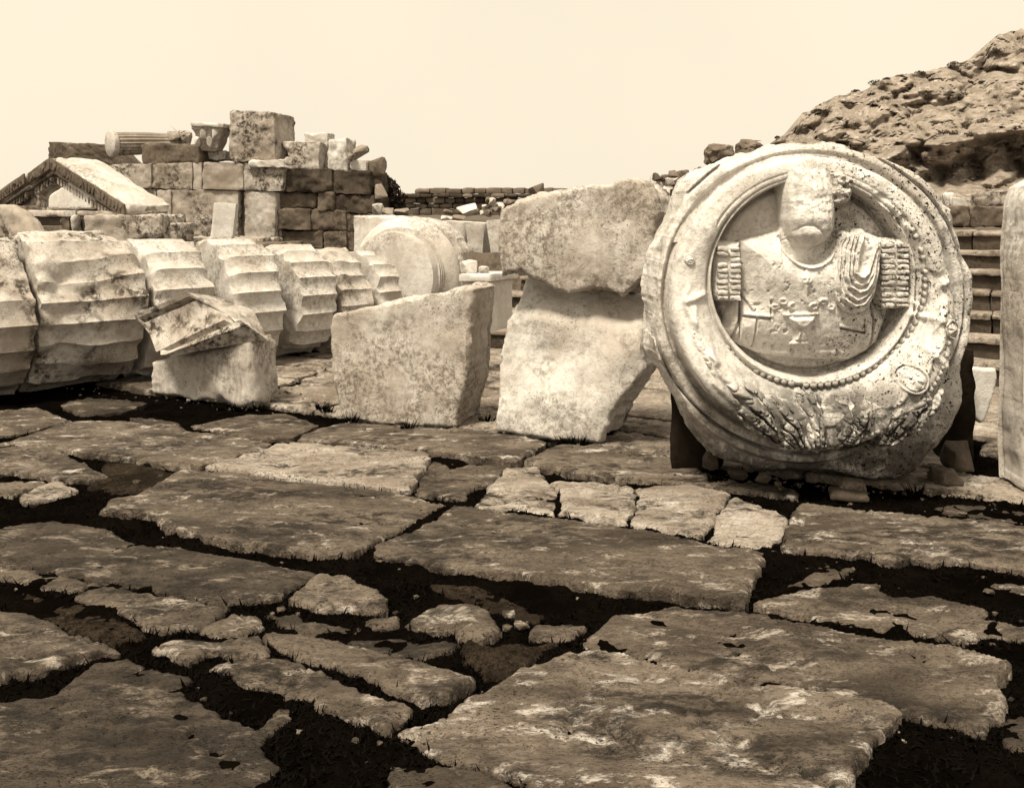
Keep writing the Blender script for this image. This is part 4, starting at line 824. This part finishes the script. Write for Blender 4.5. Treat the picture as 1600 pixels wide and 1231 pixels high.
for sgn, e0, e1, dz in ((1, 0, LN, 0), (-1, 0, .47, 0), (-1, .53, 1.6, .035)):
    k = dict(res=.03, r=.01, amp=.006, seed=int(e1 * 10), nmax=50)
    tg_ = pe
    rbox('cornice', rake(sgn, e0, e1, 0, .15, -.55, .13, dz), 'wall_marble' if sgn < 0 else 'marble', tg_, res=.025, r=.03, amp=.04, freq=3, chip=2, seed=int(e1 * 10), nmax=60)
    rbox('sima', rake(sgn, e0, e1 - .01, .018, .147, .134, .165, dz), 'wall_mid', tg_, **k)
    rbox('corona', rake(sgn, e0, e1, .153, .19, -.6, .11, dz), 'wall_marble', tg_, **k)
    rbox('fillet', rake(sgn, e0, e1, .193, .26, -.6, .05, dz), 'wall_mid', tg_, **k)
    parts = []; s = e0 + .06
    while s < e1 - .08: parts.append(rbox_np(rake(sgn, s, s + .038, .215, .29, .0, .095, dz), res=.02, r=.003, amp=0)); s += .062
    v, q, t = joinparts(parts); tag(put('dentils', mesh_np('dentils', v, q), 'wall_marble', tg_), kind='stuff')
    parts = []; s = e0 + .03
    while s < e1 - .05: parts.append(lump_np(np.mean(rake(sgn, s, s + .05, .04, .13, .15, .175, dz), 0), (.054, .05, .12), int(s * 100), n=9, sub=0)); s += .064
    v, q, t = joinparts(parts); tag(put('egg_moulding', mesh_np('egg_moulding', v, q, t), 'wall_mid', tg_), kind='stuff')
# tympanum and its pale broken middle
hfz = .60
ty = [(-1.5, -.60 - .06), (-.9, -.42), (0, -.2), (1.2, -.66), (1.2, -.70), (-1.5, -.70)]
relief('tympanum', [(-1.7, -.68), (-1.5, -.66), (-.5, -.30), (0, -.12), (.5, -.28), (1.3, -.62), (1.3, -.70), (-1.7, -.70)], PA, E1, (0, 0, 1), -E2, .5, .03, 'wall_marble', pe, r=.01, amp=.01, jag=.005, seed=3)
relief('broken_figure', [(-.13, -.55), (-.1, -.47), (.05, -.42), (.16, -.36), (.28, -.30), (.42, -.36), (.6, -.45), (.72, -.52), (.74, -.56), (.70, -.66), (-.12, -.66)], PA - E2 * .09, E1, (0, 0, 1), -E2, .12, .02, 'marble_clean', pe, r=.03, amp=.01, jag=.01, seed=4)
def hb(s0, s1, z0, z1, f0, f1): return [PL(s, z, f) for z in (z1, z0) for f in (f1, f0) for s in (s0, s1)]
rbox('lower_cornice', hb(-.5, .44, -.67, -.75, -.5, .13), 'marble', pe, res=.03, r=.012, amp=.006, seed=41)
rbox('lower_cornice', hb(.45, 1.33, -.68, -.75, -.5, .13), 'wall_marble', pe, res=.03, r=.012, amp=.006, seed=42)
rbox('architrave', hb(-.6, 1.36, -.755, -.86, -.5, .03), 'wall_mid', pe, res=.04, r=.012, amp=.008, seed=43)
parts = []
for k in range(20): parts.append(rbox_np(hb(.17 + k * .058, .205 + k * .058, -.76, -.81, .0, .09), res=.02, r=.003, amp=0))
v, q, t = joinparts(parts); tag(put('dentils', mesh_np('dentils', v, q), 'wall_marble', pe), kind='stuff')
# what the pediment stands on
loose('loose_block', [(132,338),(252,336),(254,376),(132,380)], 11.2, .5, 'marble_stained', 'long stained block lying under the right half of the pediment', seed=21)
loose('loose_block', [(246,346),(272,349),(276,380),(246,380)], 11.3, .4, 'wall_marble', 'rounded pale block at the right end of the long stained block', seed=22)
loose('loose_block', rect(93,340,108,420), 11.6, .12, 'wall_mid', 'narrow dark upright under the pediment, left one', 'slab', seed=23)
loose('loose_block', rect(111,338,117,420), 11.5, .1, 'marble', 'thin pale upright in the gap under the pediment', 'slab', seed=24)
loose('loose_block', rect(119,338,134,420), 11.6, .14, 'wall_dark', 'narrow dark upright under the pediment, right one', 'slab', seed=25)
loose('loose_block', [(-40,322),(78,322),(86,338),(-40,338)], 12.2, .5, 'wall_mid', 'dark low block under the left end of the pediment', seed=27)
upright('broken_slab', [(-60,320),(8,320),(26,330),(42,345),(56,370),(60,400),(-60,400)], W(0, 400, 10.6), YAW, .16, 'marble_stained', res=.03, r=.04, amp=.02, seed=67, side=5, label='sloping pale slab end in front of the pediment at the left edge', cat='slab')
loose('loose_block', rect(85,380,440,470), 12.6, .6, 'wall_mid', 'long low block lying hidden behind the drum row', seed=29)
loose('loose_block', [(23,362),(130,363),(132,400),(23,400)], 10.35, .35, 'marble', 'flat pale block lying just behind the broken drum', seed=28)
loose('loose_block', rect(280,372,420,384), 13.2, .4, 'wall_marble', 'low pale slab behind the drums at the foot of the wall', 'slab', seed=30)

# ================================================================== FAR WALL AND RUBBLE
fw = root('far_wall', W(720, 336, 40), 'long low far wall of weathered stone courses on the skyline', 'wall'); rng = random.Random(5)
for r_, (y0, y1, x0, x1, mt, Yo) in enumerate(((294,303,648,880,'far_stone',0), (303,309,622,900,'wall_dark',-.2), (309,318,612,900,'wall_dark',0), (318,326,606,900,'wall_mid',.05), (326,336,606,900,'wall_mid',0))):
    x = x0
    while x < x1:
        w_ = rng.uniform(14, 30); j = rng.uniform(-1.2, .6) if r_ == 0 else 0
        rbox('stone', qbox(rect(x, y0 + j, x + w_ - .5, y1 - .25), 40 + Yo + rng.uniform(0, .12), 1.), mt if rng.random() > .25 else ('wall_mid', 'far_stone')[rng.random() > .5], fw, res=.15, r=.035, amp=.03, freq=2, seed=rng.randint(0, 999), nmax=8); x += w_
rng = random.Random(8)
spots = [(730,327,34,20,30,'marble','bright boulder before the far wall'), (700,332,16,10,30,'far_stone','grey stone left of the bright boulder by the far wall'), (716,340,24,8,22,'far_stone','flat grey rubble piece below the bright boulder'), (838,295,24,20,33,'far_stone','grey boulder on the skyline behind the balanced block'), (700,341,20,9,24,'marble','small pale rubble piece above the capital')]
for k in range(16): spots.append((rng.uniform(752, 800), rng.uniform(312, 334), rng.uniform(9, 16), rng.uniform(7, 11), rng.uniform(27, 30), 'marble' if k % 3 else 'far_stone', 0))
for k in range(26): spots.append((rng.uniform(1022, 1072), rng.uniform(272, 330), rng.uniform(11, 22), rng.uniform(9, 18), rng.uniform(25, 29), ('far_stone', 'marble', 'wall_mid')[k % 3], 1))
for i, (x, y, a, b, Y, mt, lab) in enumerate(spots):
    o = lump('rubble_stone', W(x, y, Y), (a * Y / F * 1.15, .6, b * Y / F * 1.15), 300 + i, mt)
    if lab == 0: tag(o, 'loose stone in the pale rubble heap left of the balanced block', 'stone', 'rubble heap before the far wall')
    elif lab == 1: tag(o, 'loose stone in the rubble heap between balanced block and medallion', 'stone', 'rubble heap at the foot of the hill')
    else: tag(o, lab, 'stone')
for i, (x, y, a, b, Y, lab) in enumerate(((1123,243,44,34,31,'left of two big round boulders on the skyline above the medallion'), (1171,234,38,28,32,'right of two big round boulders on the skyline above the medallion'))):
    tag(lump('boulder', W(x, y, Y), (a * Y / F * 1.15, .9, b * Y / F * 1.15), 501 + i, 'far_stone', n=60, sub=1, amp=.16, cube=.1), lab, 'boulder')
# blocks on the terrace at the right, above the steps
for qd, Y, d_, mt, lab in (([(1473,303),(1492,301),(1494,322),(1476,322)], 15.5, .4, 'marble', 'small pale block above the steps hard by the medallion'), ([(1488,308),(1511,309),(1512,322),(1489,322)], 15.2, .4, 'marble', 'low pale block above the steps right of the small one'), ([(1526,302),(1550,297),(1600,296),(1600,322),(1526,322)][0:1] + [(1600,296),(1600,322),(1526,322)], 15.4, .5, 'wall_marble', 'long pale block above the steps beside the right upright'),
                    ([(1440,323),(1515,323),(1515,354),(1440,354)], 14.6, .5, 'wall_mid', 'dark wall block on the top step behind the medallion'), ([(1516,323),(1640,322),(1640,354),(1516,354)], 14.7, .5, 'wall_mid', 'dark wall block on the top step beside the right upright')):
    loose('terrace_block', qd, Y, d_, mt, lab, seed=int(qd[0][0]))

# grit and small chips gathered at the foot of the blocks and in the joints
rg = random.Random(77); parts = []
feet = [((530, 660), (715, 676), 60), ((715, 672), (775, 655), 14), ((775, 682), (940, 697), 50), ((1060, 735), (1460, 775), 90), ((240, 618), (412, 642), 40), ((60, 600), (240, 625), 30), ((420, 600), (520, 640), 30), ((1460, 765), (1590, 790), 30)]
for (a, b, n_) in feet:
    for k in range(n_):
        t = rg.random(); x = a[0] + (b[0] - a[0]) * t + rg.gauss(0, 10); y = a[1] + (b[1] - a[1]) * t + rg.gauss(2, 5); sz = rg.choice((.008, .011, .014, .02, .03)) * rg.uniform(.7, 1.3)
        parts.append(lump_np(G(x, y) + np.array([0, 0, .002 + sz * .15]), (sz, sz * rg.uniform(.6, 1), sz * rg.uniform(.4, .8)), rg.randint(0, 9999), n=9, sub=0))
for k in range(260):
    x, y = rg.uniform(0, 1600), rg.uniform(690, 1180); p = G(x, y)[:2]; d = min(float(psdf(np.array([p[0]]), np.array([p[1]]), P)[0]) for P in POLYS)
    if -.01 < d < .12: sz = rg.choice((.01, .014, .02, .028)) * rg.uniform(.7, 1.3); parts.append(lump_np(np.array([p[0], p[1], float(bedh(np.array([p[0]]), np.array([p[1]]))[0]) + sz * .2]), (sz, sz * .8, sz * .6), rg.randint(0, 9999), n=9, sub=0))
v, q, t = joinparts(parts); tag(put('grit', mesh_np('grit', v, q, t, sharp=35), 'paving_0'), 'grit and small stone chips scattered round the blocks and joints', 'grit', kind='stuff')
# low dark tufts rooted where blocks meet the paving
nr = np.random.default_rng(31); tv = []
for (px0, py0) in ((503, 640), (512, 644), (548, 660), (882, 694), (905, 696), (345, 642), (372, 643), (402, 640), (640, 670), (760, 660), (1120, 752), (1430, 772)):
    c = G(px0, py0); n_ = 46; th = nr.uniform(0, 6.28, n_); rr = nr.uniform(0, .06, n_); hh = nr.uniform(.02, .085, n_); bx = c[0] + np.cos(th) * rr; by = c[1] + np.sin(th) * rr * .5; lx = np.cos(th) * hh * .6; ly = np.sin(th) * hh * .6; w2 = nr.uniform(.003, .006, n_)
    tv.append(np.stack([np.stack([bx - w2, by, np.zeros(n_)], -1), np.stack([bx + w2, by, np.zeros(n_)], -1), np.stack([bx + lx, by + ly, hh], -1)], 1).reshape(-1, 3))
tv = np.concatenate(tv); tag(put('weed_tufts', mesh_np('weed_tufts', tv, None, np.arange(len(tv)).reshape(-1, 3), smooth=False), 'weed'), 'dark weed tufts along the feet of the blocks', 'weeds', kind='stuff')
